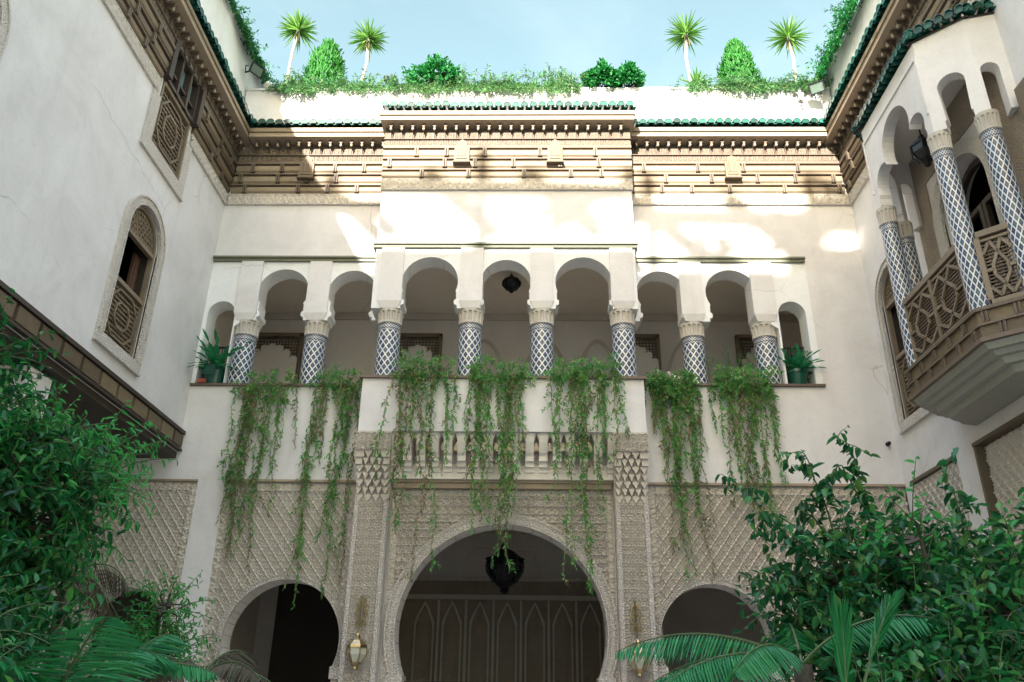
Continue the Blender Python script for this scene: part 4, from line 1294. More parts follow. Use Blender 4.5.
def spray(lv, stems, pts, rad, leaf_len, leaf_w, dens, hang=0.3, opp=True, spread=0.9):
    """leaves set along a polyline twig"""
    pts = np.array(pts, float)
    seg = np.linalg.norm(np.diff(pts, axis=0), axis=1); T = seg.sum()
    if stems is not None: stems.tube(pts, list(np.linspace(rad, rad * 0.35, len(pts))), 4, cap=False)
    n = max(3, int(T * dens)); tt = np.linspace(0.08, 1.0, n) * T
    cum = np.concatenate([[0], np.cumsum(seg)])
    idx = np.clip(np.searchsorted(cum, tt) - 1, 0, len(seg) - 1)
    fr_ = (tt - cum[idx]) / seg[idx]
    P = pts[idx] + (pts[idx + 1] - pts[idx]) * fr_[:, None]
    ax = nrm(pts[idx + 1] - pts[idx])
    side = nrm(np.cross(ax, rdir(n)))
    D = nrm(ax * (1.1 - spread) + side * spread + np.array([0, 0, -hang]) + 0.25 * rng.normal(size=(n, 3)))
    U = nrm(np.array([0, 0, 1.0]) + 0.45 * rng.normal(size=(n, 3)))
    k = rng.uniform(0.65, 1.15, n) * np.linspace(1, 0.75, n)
    lv.add(P, D, U, leaf_len * k, leaf_w * k)

def curve(p, d_, L, n=6, grav=0.0, wob=0.15):
    p = np.array(p, float); d_ = nrm(np.array(d_, float)); out = [p.copy()]
    for i in range(n):
        d_ = nrm(d_ + np.array([0, 0, -grav]) / n + wob * rng.normal(size=3) / n)
        p = p + d_ * L / n; out.append(p.copy())
    return np.array(out)

def shrub(name, label, cat, base, clumps, mat, leaf, twigs, dens=26, grav=0.6, twig_len=0.45, sprays=(), group=None, bark='bark', trunk_r=0.05):
    root = thing(name, label, cat, base, group)
    st, tw, lv = MB(), MB(), Leaves()
    b0 = np.array(base, float)
    tot = sum(r[0] * r[1] * r[2] for c, r in clumps)
    for c, r in clumps:
        c, r = np.array(c, float), np.array(r, float)
        mid = b0 + (c - b0) * 0.5 + rng.normal(size=3) * 0.12
        st.tube([b0 + rng.normal(size=3) * np.array([0.06, 0.06, 0]), mid, c], [trunk_r, trunk_r * 0.7, trunk_r * 0.35], 7)
        n = max(6, int(twigs * r.prod() / tot))
        dv = rdir(n); rad = rng.uniform(0.35, 1.0, n) ** 0.5
        for i in range(n):
            p = c + dv[i] * r * rad[i] * 0.85
            q = c + dv[i] * r * 0.15
            if i % 3 == 0: st.tube([q, (p + q) / 2 + rng.normal(size=3) * 0.03, p], [trunk_r * 0.3, trunk_r * 0.22, trunk_r * 0.12], 4, cap=False)
            d_ = dv[i] + np.array([0, 0, 0.35]) + 0.4 * rng.normal(size=3)
            spray(lv, tw, curve(p, d_, twig_len * rng.uniform(0.6, 1.3), 5, grav), 0.006, leaf[0], leaf[1], dens)
    for pts, dn in sprays:
        # smooth polyline through control points
        P = np.array(pts, float); t_ = np.linspace(0, len(P) - 1, 4 * len(P))
        Q = np.stack([np.interp(t_, range(len(P)), P[:, k]) for k in range(3)], 1)
        Q[1:-1] = (Q[:-2] + 2 * Q[1:-1] + Q[2:]) / 4
        Q[1:-1] = (Q[:-2] + 2 * Q[1:-1] + Q[2:]) / 4
        Q += np.cumsum(rng.normal(size=Q.shape) * 0.008, 0)
        spray(lv, tw, Q, 0.010, leaf[0], leaf[1], dn, 0.75, spread=0.7)
        for k in range(2, len(Q) - 1, 3):
            d_ = Q[k + 1] - Q[k] + 0.10 * rng.normal(size=3) + np.array([0, 0, -0.02])
            spray(lv, tw, curve(Q[k], d_, 0.24 * rng.uniform(0.5, 1.2), 4, 0.9), 0.005, leaf[0], leaf[1], dn, 0.7)
    st.build('trunk', bark, root, smooth=True, fix=False)
    tw.build('twigs', 'green_stem', root, fix=False)
    lv.build('foliage', mat, root)
    return root

def frond(lv, st, base, d_, L, grav, n, ll, lw_, lean=0.55, sag=0.3, start=0.18):
    pts = curve(base, d_, L, 12, grav, 0.05)
    st.tube(pts, list(np.linspace(0.014, 0.003, len(pts))), 5, cap=False)
    seg = np.linalg.norm(np.diff(pts, axis=0), axis=1); cum = np.concatenate([[0], np.cumsum(seg)]); T = cum[-1]
    tt = np.linspace(start, 0.985, n) * T
    idx = np.clip(np.searchsorted(cum, tt) - 1, 0, len(seg) - 1); f_ = (tt - cum[idx]) / seg[idx]
    P = pts[idx] + (pts[idx + 1] - pts[idx]) * f_[:, None]; ax = nrm(pts[idx + 1] - pts[idx])
    side = nrm(np.cross(ax, np.array([0, 0, 1.0]) + 1e-3)); up = nrm(np.cross(side, ax))
    k = np.sin(np.pi * (0.15 + 0.8 * np.linspace(0, 1, n))) ** 0.7
    for sg in (-1, 1):
        D = nrm(ax * lean + sg * side * 1.0 - up * sag * 0.3 + np.array([0, 0, -sag]) + 0.05 * rng.normal(size=(n, 3)))
        lv.add(P, D, nrm(up + 0.1 * rng.normal(size=(n, 3))), ll * k * rng.uniform(0.92, 1.05, n), lw_)

def palm(name, label, base, fronds, mat='palm_leaf', ll=0.36, lw_=0.019, n=30, cat='palm', group=None, sag=0.3):
    root = thing(name, label, cat, base, group)
    st, lv, tk = MB(), Leaves(), MB()
    b0 = np.array(base, float); top = b0 + np.array([0, 0, fronds[0][3] if len(fronds[0]) > 3 else 0.8])
    tk.tube([b0, (b0 + top) / 2 + 0.02, top], [0.09, 0.08, 0.07], 9)
    for f_ in fronds:
        frond(lv, st, top, f_[0], f_[1], f_[2], n, ll, lw_, sag=sag)
    tk.build('trunk', 'bark', root, smooth=True, fix=False)
    st.build('frond_rib', 'green_stem', root, fix=False)
    lv.build('foliage', mat, root, fold=0.15, droop=0.1, wide=0.35)
    return root

lv_ = Leaves()
for (x, y, z, r_) in CLIMB:
    n_ = int(130 * r_)
    P_ = np.array((x, y, z)) + rdir(n_) * rng.uniform(0.1, 1, (n_, 1)) * np.array([r_ * 1.5, r_ * 0.8, r_ * 0.7])
    lv_.add(P_, rdir(n_), rdir(n_), 0.42 * rng.uniform(0.6, 1.2, n_), 0.2)
lv_.build('climber', 'ficus_leaf', rear)
# --- vines hanging from the gallery
def vine(label, x0, x1, y, strands, ztop, mat, dense, tuft=0.25, ly=12.0):
    xc = (x0 + x1) / 2
    root = thing('hanging_vine', label, 'vine', (xc, y, ztop - 0.2), 'vines trailing from the gallery')
    st, lv, dv = MB(), Leaves(), Leaves()
    for (sx, zb, wt) in strands:
        for j in range(max(1, int(wt * 0.5 + 0.3))):
            x = sx + rng.normal() * 0.035
            zend = zb + abs(rng.normal()) * 0.42 * (1 if j else 0)
            zend = min(zend, ztop - 0.5)
            n = max(5, int((ztop - zend) / 0.14))
            zz = np.linspace(ztop - 0.02, zend, n)
            drift = np.cumsum(rng.normal(size=n) * 0.026)
            yy = y - 0.03 - 0.05 * rng.random() + np.cumsum(rng.normal(size=n) * 0.008)
            yy[0] = y + 0.22; yy[1] = min(yy[1], y - 0.03)
            zz[0] = ztop + rng.uniform(-0.1, 0.05)
            pts = np.stack([x + drift, np.minimum(yy, np.where(np.arange(n) < 1, 99, y - 0.012)), zz], 1)
            dry = rng.random() < 0.30
            spray(dv if dry else lv, st, pts, 0.0055, 0.082, 0.029, dense * rng.uniform(0.35, 1.0), 0.55, spread=0.75)
            # side shoots
            for k in range(1, n - 1):
                bushy = 0.5 + 0.5 * math.sin(3.3 * zz[k] + 5 * sx + j)
                for _ in range(1 + (rng.random() < bushy)):
                    if rng.random() < 0.30 + 0.42 * k / n: continue
                    d_ = np.array([rng.normal() * 0.8, -0.25 - 0.3 * rng.random(), -0.6])
                    spray(lv if rng.random() < 0.72 else dv, None, curve(pts[k], d_, rng.uniform(0.08, 0.2), 3, 0.8), 0.004, 0.08, 0.029, dense * 1.1, 0.4, spread=0.8)
    # mounded top spilling over the ledge
    nt_ = int((x1 - x0) * 95 * tuft / 0.25)
    for k in range(nt_):
        p = (rng.uniform(x0, x1), y + rng.uniform(-0.10, 0.14), ztop + rng.uniform(-0.25, 0.12))
        d_ = np.array([rng.normal() * 0.5, -0.6, rng.uniform(-0.6, 0.7)])
        spray(lv, st if k % 2 else None, curve(p, d_, rng.uniform(0.12, 0.28), 4, 1.2), 0.004, 0.085, 0.027, dense * 1.2, 0.3, spread=0.8)
    st.build('stems', 'dry_stem', root, fix=False)
    o = lv.build('foliage', 'vine_leaf', root, fold=0.15)
    if dv.P:
        o2 = dv.build('foliage', 'dry_vine_leaf', root, fold=0.15); o2['label'] = 'dry brown leaves of the hanging vine'
    return root

def st_list(xs, zs, wts): return list(zip(xs, zs, wts))
WY, BY = 11.95, 11.50
vine('brownish vine curtain hanging leftmost, beside the pot with spiky leaves', -4.55, -3.72, WY,
     st_list([-4.55, -4.45, -4.35, -4.22, -4.08, -3.95, -3.83, -3.75], [4.1, 3.55, 3.6, 4.3, 3.35, 4.2, 4.7, 5.2], [4, 6, 6, 5, 6, 6, 5, 3]), 6.36, 'dry_vine_leaf', 48, 0.15)
vine('narrow vine in two long tails hanging left of the projecting bay, second from the left', -3.32, -2.72, WY,
     st_list([-3.34, -3.25, -3.15, -3.02, -2.92, -2.80, -2.72], [2.9, 3.6, 5.0, 5.3, 3.6, 3.05, 4.9], [4, 4, 3, 5, 7, 6, 4]), 6.38, 'vine_leaf', 52)
vine('vine curtain on the bay parapet under its left arch, with a sprig rising above', -2.0, -1.2, BY,
     st_list([-2.02, -1.92, -1.8, -1.68, -1.55, -1.42, -1.3, -1.2], [4.6, 3.9, 5.4, 3.85, 5.0, 3.2, 4.7, 5.3], [5, 6, 3, 5, 5, 5, 4, 3]), 6.42, 'vine_leaf', 50)
vine('dense vine curtain hanging under the middle arch of the bay over the lantern', -0.88, -0.02, BY,
     st_list([-0.88, -0.78, -0.68, -0.58, -0.46, -0.35, -0.22, -0.1], [5.2, 4.2, 3.85, 3.95, 4.6, 3.35, 3.7, 4.9], [4, 6, 6, 4, 4, 6, 6, 3]), 6.42, 'vine_leaf', 54)
vine('vine curtain under the right arch of the bay with thin strands crossing the big arch', 0.34, 1.36, BY,
     st_list([0.36, 0.5, 0.63, 0.76, 0.88, 1.0, 1.12, 1.26], [4.3, 4.9, 3.2, 4.9, 3.1, 4.1, 4.6, 4.9], [4, 5, 4, 5, 6, 6, 5, 4]), 6.42, 'vine_leaf', 50)
vine('greenest vine curtain just right of the projecting bay', 1.84, 2.56, WY,
     st_list([1.85, 1.95, 2.07, 2.2, 2.32, 2.45, 2.53], [5.5, 4.9, 3.4, 4.4, 3.3, 4.1, 4.9], [6, 8, 7, 7, 7, 8, 6]), 6.40, 'vine_leaf', 60, 0.4)
vine('rightmost vine curtain, broad at the top with sprouts rising over the ledge', 2.86, 3.74, WY,
     st_list([2.9, 3.02, 3.15, 3.28, 3.4, 3.52, 3.64, 3.72], [5.3, 4.9, 4.3, 4.35, 4.2, 4.3, 4.7, 4.9], [5, 6, 7, 7, 7, 6, 5, 3]), 6.44, 'vine_leaf', 56, 0.35)

def sprout(label, x, y, z, h, n):
    root = thing('sprouting_plant', label, 'plant', (x, y, z))
    st, lv = MB(), Leaves()
    for k in range(n):
        spray(lv, st, curve((x + rng.normal() * 0.1, y, z), (rng.normal() * 0.45, -0.1, 1), h * rng.uniform(0.5, 1), 6, 0.4), 0.005, 0.075, 0.02, 38, 0.2)
    st.build('stems', 'green_stem', root, fix=False); lv.build('foliage', 'bright_leaf', root)
sprout('airy green sprout rising above the rightmost vine curtain', 3.33, 12.1, 6.35, 0.75, 11)
sprout('thin sprig rising in the left arch of the bay', -1.5, 11.65, 6.3, 0.38, 6)
sprout('thin dry sprig above the leftmost vine curtain', -4.1, 12.1, 6.3, 0.35, 5)

# --- potted plants at both ends of the gallery
def potted(name, label, x, y, z, r, h, n, L, wd, mat, pot='green_glaze_pot', up=0.9):
    root = thing(name, label, 'potted plant', (x, y, z))
    p_ = MB(); p_.lathe([(r * 0.7, 0), (r * 0.95, h * 0.8), (r * 1.05, h * 0.82), (r * 1.05, h), (r * 0.9, h), (r * 0.88, h * 0.9)], (x, y, z), 20)
    p_.build('pot', pot, root, smooth=True)
    lv = Leaves()
    c = np.array([x, y, z + h])
    for k in range(n):
        a = 2 * math.pi * k / n * 2.4; e_ = rng.uniform(0.15, 1.35)
        d0 = np.array([math.cos(a) * math.cos(e_), math.sin(a) * math.cos(e_), math.sin(e_) * up])
        pts = curve(c + rng.normal(size=3) * 0.02, d0, L * rng.uniform(0.7, 1.1), 3, 0.75, 0.05)
        for j in range(3):
            q = pts[j + 1] - pts[j]; l_ = np.linalg.norm(q)
            lv.add(pts[j], q, (0, 0, 1), l_ * (1.12 if j < 2 else 1.25), wd * (1, 0.95, 0.6)[j])
    lv.build('foliage', mat, root, fold=0.2, droop=0.03, wide=0.5)
    return root
r1 = potted('potted_yucca', 'spiky yucca in a dark green pot on the left end of the gallery ledge', -5.08, 12.12, 6.286, 0.19, 0.30, 56, 0.66, 0.08, 'pot_leaf', up=1.1)
mb = MB(); mb.box(-5.20, -5.02, 11.925, 11.935, 6.42, 6.60); mb.box(-5.14, -5.06, 11.915, 11.924, 6.46, 6.55)
mb.build('pot_band', 'green_glaze_pot', r1)
mb = MB(); mb.box(-5.27, -5.13, 11.925, 11.94, 6.287, 6.345); mb.build('saucer_edge', 'red_pot', r1)
potted('potted_dracaena', 'broad arching leaves in a green pot on the right end of the gallery ledge', 4.26, 12.12, 6.326, 0.17, 0.26, 54, 0.46, 0.075, 'pot_leaf', up=0.9)
# iron grilles in the end arches
for x0, x1, zl, lab in ((-5.32, -4.89, 6.29, 'black iron grille in the narrow left end arch of the gallery'), (4.06, 4.49, 6.33, 'black iron grille in the narrow right end arch of the gallery')):
    mb = MB()
    for k in range(9):
        x = x0 + (x1 - x0) * k / 8; mb.box(x - 0.006, x + 0.006, 12.31, 12.322, zl, zl + 0.75)
    for k in range(8):
        a = x0 + (x1 - x0) * k / 8; b_ = a + (x1 - x0) / 8
        for z in (zl + 0.15, zl + 0.35, zl + 0.55): mb.bar((a, 12.304, z), (b_, 12.304, z + 0.09), 0.008, 0.008); mb.bar((a, 12.298, z + 0.09), (b_, 12.298, z), 0.008, 0.008)
    mb.box(x0, x1, 12.29, 12.33, zl + 0.75, zl + 0.775)
    tag(mb.build('iron_grille', 'black_iron', top=((x0 + x1) / 2, 12.31, zl)), lab, 'grille')

# --- roof garden on the back parapet
def yucca_tree(label, x, y, z0, h, r, lean=0.0):
    root = thing('yucca_tree', label, 'yucca', (x, y, z0), 'slender yuccas along the roof parapet')
    tk = MB(); top = (x + lean, y, z0 + h)
    tk.tube([(x, y, z0), (x + lean * 0.1 + rng.normal() * 0.03, y, z0 + h * 0.35), (x + lean * 0.7 + rng.normal() * 0.03, y, z0 + h * 0.7), top], [0.042, 0.034, 0.030, 0.036], 8)
    tk.build('trunk', 'pale_bark', root, smooth=True, fix=False)
    n = int(rng.integers(115, 175)); i = np.arange(n)
    ph = i * 2.39996; cz = 1 - 1.72 * (i + 0.5) / n
    el = np.arcsin(np.clip(cz, -1, 1))
    D = np.stack([np.cos(ph) * np.cos(el), np.sin(ph) * np.cos(el), np.sin(el)], 1) + 0.17 * rng.normal(size=(n, 3)) + np.array([0.12 * rng.normal(), 0, 0.1])
    lv = Leaves(); k = rng.uniform(0.62, 1.12, n)
    lv.add(np.array(top) + nrm(D) * 0.03, D, (0, 0, 1.0), r * k, 0.034)
    lv.build('crown', 'yucca_leaf', root, fold=0.2, droop=0.12, wide=0.33)
    sk = Leaves(); m_ = 26; a_ = rng.uniform(0, 6.28, m_)
    sk.add(np.array(top) - np.stack([0 * a_, 0 * a_, rng.uniform(0, 0.16, m_)], 1), np.stack([np.cos(a_) * 0.45, np.sin(a_) * 0.45, np.full(m_, -1.0)], 1), (0, 0, 1.0), r * rng.uniform(0.3, 0.62, m_), 0.026)
    sk.build('dead_skirt', 'dry_vine_leaf', root)
yucca_tree('leftmost of the four roof yuccas, left of the round conifer', -4.85, 12.62, 12.2, 2.18, 0.42, 0.04)
yucca_tree('roof yucca just right of the left conifer, shorter than its left neighbour', -3.40, 12.62, 12.2, 1.92, 0.40, 0.06)
yucca_tree('roof yucca standing behind a small agave, left of the right conifer', 3.14, 12.62, 12.2, 2.02, 0.44, 0.02)
yucca_tree('rightmost of the four roof yuccas, right of the right conifer', 5.20, 12.62, 12.2, 1.92, 0.45, 0.02)

def conifer(label, x, y, z0, h, r):
    root = thing('conifer', label, 'conifer', (x, y, z0), 'egg-shaped conifers on the roof')
    tk = MB(); tk.tube([(x, y, z0), (x, y, z0 + h * 0.6)], [0.04, 0.02], 7); tk.build('trunk', 'bark', root, fix=False)
    lv = Leaves(); n = 900
    u_ = rng.random(n); zz = z0 + 0.05 + u_ * h * 0.92
    prof = r * np.sin(np.pi * np.clip(0.16 + 0.80 * u_, 0, 1)) ** 0.75 * (1.08 - 0.25 * u_)
    a = rng.uniform(0, 2 * np.pi, n); rr = prof * rng.uniform(0.72, 1.0, n) * (1 + 0.10 * np.sin(5 * a + 9 * u_))
    P = np.stack([x + rr * np.cos(a), y + rr * np.sin(a), zz], 1)
    for q in range(5):
        D = np.stack([np.cos(a) * 0.4, np.sin(a) * 0.4, np.full(n, 1.0)], 1) + 0.38 * rng.normal(size=(n, 3))
        lv.add(P + 0.03 * rng.normal(size=(n, 3)), D, np.stack([np.cos(a), np.sin(a), 0 * a], 1), 0.12 * rng.uniform(0.6, 1.1, n), 0.03)
    lv.build('crown', 'thuja_leaf', root)
conifer('egg-shaped bright green conifer between the two left roof yuccas', -4.12, 12.62, 12.3, 1.72, 0.40)
conifer('egg-shaped bright green conifer between the two right roof yuccas', 4.10, 12.62, 12.3, 1.68, 0.36)

def round_bush(label, c, r, mat='bush_leaf', n=700, leaf=(0.09, 0.045), name='round_bush'):
    root = thing(name, label, 'bush', (c[0], c[1], c[2] - r[2]))
    st, lv = MB(), Leaves()
    c = np.array(c); r = np.array(r)
    D = rdir(n); D[:, 2] = np.where(D[:, 2] < -0.75, -D[:, 2], D[:, 2])
    lump = 1 + 0.16 * np.sin(6 * D[:, 0] + 2 * D[:, 2]) + 0.12 * np.sin(9 * D[:, 1] + 4 * D[:, 0])
    for q in range(3):
        P = c + D * r * (lump * rng.uniform(0.6, 1.0, n))[:, None]
        lv.add(P, D + 0.6 * rng.normal(size=(n, 3)), nrm(D + 0.5 * rng.normal(size=(n, 3))), leaf[0] * rng.uniform(0.6, 1.1, n), leaf[1])
    for k in range(9):
        d_ = rdir(1)[0]; d_[2] = abs(d_[2]); st.tube([c - [0, 0, r[2]], c + d_ * r * 0.8], [0.012, 0.004], 5)
    st.build('stems', 'bark', root, fix=False); lv.build('foliage', mat, root)
round_bush('wide rounded bush on the parapet left of its middle', (-1.80, 12.10, 12.58), (0.56, 0.42, 0.33))
round_bush('low rounded bush on the parapet above the bay, right of its middle', (1.34, 12.08, 12.50), (0.30, 0.34, 0.27))
round_bush('small rounded bush touching the right side of the larger parapet bush', (1.82, 12.08, 12.49), (0.32, 0.33, 0.26))

def spiky(label, x, y, z, n, L, wd, mat, name='agave', el0=0.2, el1=1.4):
    root = thing(name, label, 'plant', (x, y, z))
    lv = Leaves(); i = np.arange(n); ph = i * 2.39996; el = rng.uniform(el0, el1, n)
    D = np.stack([np.cos(ph) * np.cos(el), np.sin(ph) * np.cos(el), np.sin(el)], 1)
    lv.add(np.array((x, y, z)) + D * 0.02, D, (0, 0, 1), L * rng.uniform(0.7, 1.1, n), wd)
    lv.build('foliage', mat, root, fold=0.25, droop=0.1, wide=0.36)
    s_ = MB(); s_.tube([(x, y, z - 0.25), (x, y, z + 0.03)], [0.05, 0.04], 8); s_.build('stem', 'bark', root)
spiky('small agave rosette at the foot of the third roof yucca', 3.14, 12.12, 12.42, 30, 0.36, 0.045, 'yucca_leaf')
spiky('dark grassy tuft sticking up behind the parapet greenery', 0.60, 12.7, 12.85, 70, 0.42, 0.022, 'roof_trailer_leaf', 'grass_tuft', 0.5, 1.5)
spiky('faint purple-grey grass tuft between the two parapet bushes', -0.72, 12.7, 12.8, 50, 0.36, 0.014, 'dead_leaf', 'grass_tuft', 0.6, 1.5)

def trailer(label, fn, s0, s1, z, over, n, mat='roof_trailer_leaf', up=0.25, leaf=(0.10, 0.026), L=0.3, dens=46, bulge=0.12):
    """low cushion of trailing growth along a parapet edge, spilling over it; fn(s, outward, z)"""
    root = thing('trailing_plant', label, 'trailing plant', fn((s0 + s1) / 2, -0.1, z), 'trailing greenery along the roof edge')
    st, lv = MB(), Leaves()
    ph = rng.uniform(0, 6)
    for k in range(n):
        s = rng.uniform(s0, s1); e = min(1, (min(s - s0, s1 - s) + 0.08) / 0.3)
        e *= 0.7 + 0.3 * math.sin(7 * s + ph) * math.sin(3.1 * s)
        mode = rng.random()
        o = rng.uniform(-0.22, 0.05)
        p = np.array(fn(s, o, z + rng.uniform(0, up) * e))
        outv = np.array(fn(0, 1, 0)) - np.array(fn(0, 0, 0))
        along = np.array(fn(1, 0, 0)) - np.array(fn(0, 0, 0))
        if mode < 0.5:
            d_ = outv * rng.uniform(0.3, 1) + along * rng.normal() * 0.7 + np.array([0, 0, rng.uniform(-0.2, 0.9)])
            pts = curve(p, d_, L * rng.uniform(0.5, 1.1), 5, 0.8)
        else:
            p = np.array(fn(s, 0.02, z + 0.05)); d_ = outv + along * rng.normal() * 0.4
            pts = curve(p, d_, bulge + over * e * rng.uniform(0.3, 1.0), 6, 3.0, 0.4)
        spray(lv, st if k % 3 == 0 else None, pts, 0.005, leaf[0], leaf[1], dens, 0.2, spread=0.75)
    st.build('stems', 'green_stem', root, fix=False); lv.build('foliage', mat, root, fold=0.15)
fpar = lambda s, o, z: (s, 12.0 - o, z)
ZP = 12.28
trailer('grey-green trailing cushion on the parapet under the left conifer', fpar, -4.85, -3.72, ZP, 0.30, 170)
trailer('grey-green trailing cushion under the second roof yucca', fpar, -3.72, -2.45, ZP, 0.22, 150)
trailer('trailing cushion spilling below the wide rounded bush', fpar, -2.5, -1.0, ZP, 0.30, 190, up=0.3)
trailer('longest trailing cushion over the middle of the bay', fpar, -1.05, 0.95, ZP, 0.30, 270, up=0.42)
trailer('sparse trailing growth around the small agave', fpar, 2.75, 3.55, ZP, 0.22, 60, up=0.15)
trailer('trailing cushion under the right conifer', fpar, 3.55, 4.55, ZP, 0.36, 170, up=0.2)
trailer('trailing cushion in the right corner of the parapet beside the floodlight', fpar, 4.5, 5.5, ZP, 0.22, 140, up=0.25)
fpl = lambda s, o, z: (LEFT_X + o, s, z)
fpr = lambda s, o, z: (RIGHT_X - o, s, z)
trailer('dark vine over the left wing parapet, nearer half', fpl, 9.0, 11.0, 13.05, 0.25, 240, 'ficus_leaf', 0.35, (0.10, 0.03), 0.3, 36)
trailer('dark vine over the left wing parapet reaching the back corner', fpl, 11.0, 13.0, 13.02, 0.55, 300, 'ficus_leaf', 0.35, (0.10, 0.03), 0.3, 36)
trailer('green vine over the right wing parapet, half near the back corner', fpr, 9.9, 12.6, 12.65, 0.62, 380, 'bush_leaf', 0.5, (0.09, 0.03), 0.32, 40, 0.2)
trailer('green vine over the right wing parapet at the top edge of the view', fpr, 7.6, 9.9, 12.65, 0.40, 260, 'bush_leaf', 0.4, (0.09, 0.03), 0.32, 40, 0.2)

# --- garden in the court, left
shrub('laurel_tree', 'large dark leafy laurel filling the left edge under the timber overhang', 'tree', (-4.1, 6.1, 0),
      [((-4.75, 6.2, 4.15), (0.5, 0.5, 0.5)), ((-4.5, 6.2, 3.6), (0.55, 0.5, 0.4)), ((-3.95, 6.1, 3.1), (0.65, 0.6, 0.4)), ((-4.3, 6.0, 2.9), (0.95, 0.7, 0.7)), ((-3.95, 5.9, 2.35), (0.6, 0.6, 0.55)), ((-4.3, 5.9, 1.9), (0.8, 0.5, 0.55)), ((-3.4, 5.6, 1.75), (0.45, 0.4, 0.35)), ((-5.0, 6.3, 3.0), (0.6, 0.6, 1.0))],
      'laurel_leaf', (0.125, 0.052), 1350, 20, 0.7, 0.42, trunk_r=0.07)
shrub('bright_shrub', 'brighter green spray of narrow leaves reaching right out of the dark laurel', 'shrub', (-3.6, 6.3, 0),
      [((-3.55, 6.3, 3.25), (0.30, 0.3, 0.2)), ((-3.9, 6.2, 3.5), (0.36, 0.4, 0.22)), ((-3.65, 6.2, 2.85), (0.22, 0.3, 0.18)), ((-3.75, 6.2, 2.35), (0.22, 0.3, 0.3))],
      'bright_leaf', (0.11, 0.026), 230, 26, 0.8, 0.45)
shrub('bamboo_shrub', 'tall thin-leaved shrub standing between the far left arch and the left arch', 'shrub', (-3.75, 9.0, 0),
      [((-3.9, 9.0, 2.0), (0.36, 0.3, 0.5)), ((-3.85, 9.0, 2.55), (0.22, 0.22, 0.3)), ((-4.2, 8.8, 1.9), (0.3, 0.3, 0.35))],
      'bright_leaf', (0.085, 0.028), 330, 30, 0.4, 0.32)
shrub('broadleaf_shrub', 'dark broad-leaved shrub in the bottom left corner', 'shrub', (-3.1, 4.4, 0),
      [((-3.0, 4.4, 1.4), (0.55, 0.4, 0.35)), ((-3.4, 4.9, 1.9), (0.45, 0.4, 0.35))],
      'laurel_leaf', (0.13, 0.05), 260, 20, 0.9, 0.4)
palm('palm', 'feathery palm low at the left in front of the laurel', (-2.7, 5.0, 0),
     [((-0.55, -0.25, 0.8), 0.8, 1.2, 1.5), ((0.25, -0.2, 0.9), 0.75, 1.2), ((0.75, 0.0, 0.5), 0.8, 1.2), ((-0.1, -0.4, 0.8), 0.7, 1.5), ((-0.8, 0.1, 0.5), 0.8, 1.2), ((0.1, 0.5, 0.8), 0.8, 1.0), ((0.55, 0.3, 0.5), 0.8, 1.3)])
palm('palm', 'small drooping grey-brown palm in front of the far left arch', (-4.75, 8.6, 0),
     [((0.5, 0.0, 1.0), 0.8, 2.6, 2.75), ((-0.3, -0.3, 1.0), 0.7, 2.4), ((0.2, -0.5, 1.2), 0.75, 2.8), ((0.75, -0.3, 0.5), 0.8, 2.0), ((-0.7, 0.1, 0.8), 0.8, 2.4), ((0.9, 0.1, 0.2), 0.75, 1.6)], 'dead_leaf', 0.36, 0.012, 26, sag=1.3)
palm('fan_palm', 'pale fan-shaped fronds low beside the left arch', (-3.25, 7.0, 0),
     [((0.9, 0.0, 0.35), 0.75, 0.7, 1.86), ((0.35, -0.3, 0.5), 0.6, 1.4), ((-0.7, 0.0, 0.35), 0.7, 1.0), ((0.1, 0.4, 0.6), 0.6, 1.0)], 'palm_leaf', 0.34, 0.024, 26)
palm('palm', 'dark low palm with thin arching leaves at the foot of the left arch', (-3.0, 8.0, 0),
     [((0.4, -0.2, 0.5), 0.8, 1.7, 1.82), ((-0.5, -0.3, 0.8), 0.9, 1.9), ((0.8, 0.1, 0.6), 0.95, 1.7), ((-0.9, 0.0, 0.5), 1.0, 1.5), ((0.0, -0.6, 0.7), 0.8, 1.8), ((0.2, 0.4, 0.9), 0.8, 1.9)], 'dead_leaf', 0.30, 0.022, 30, sag=0.5)

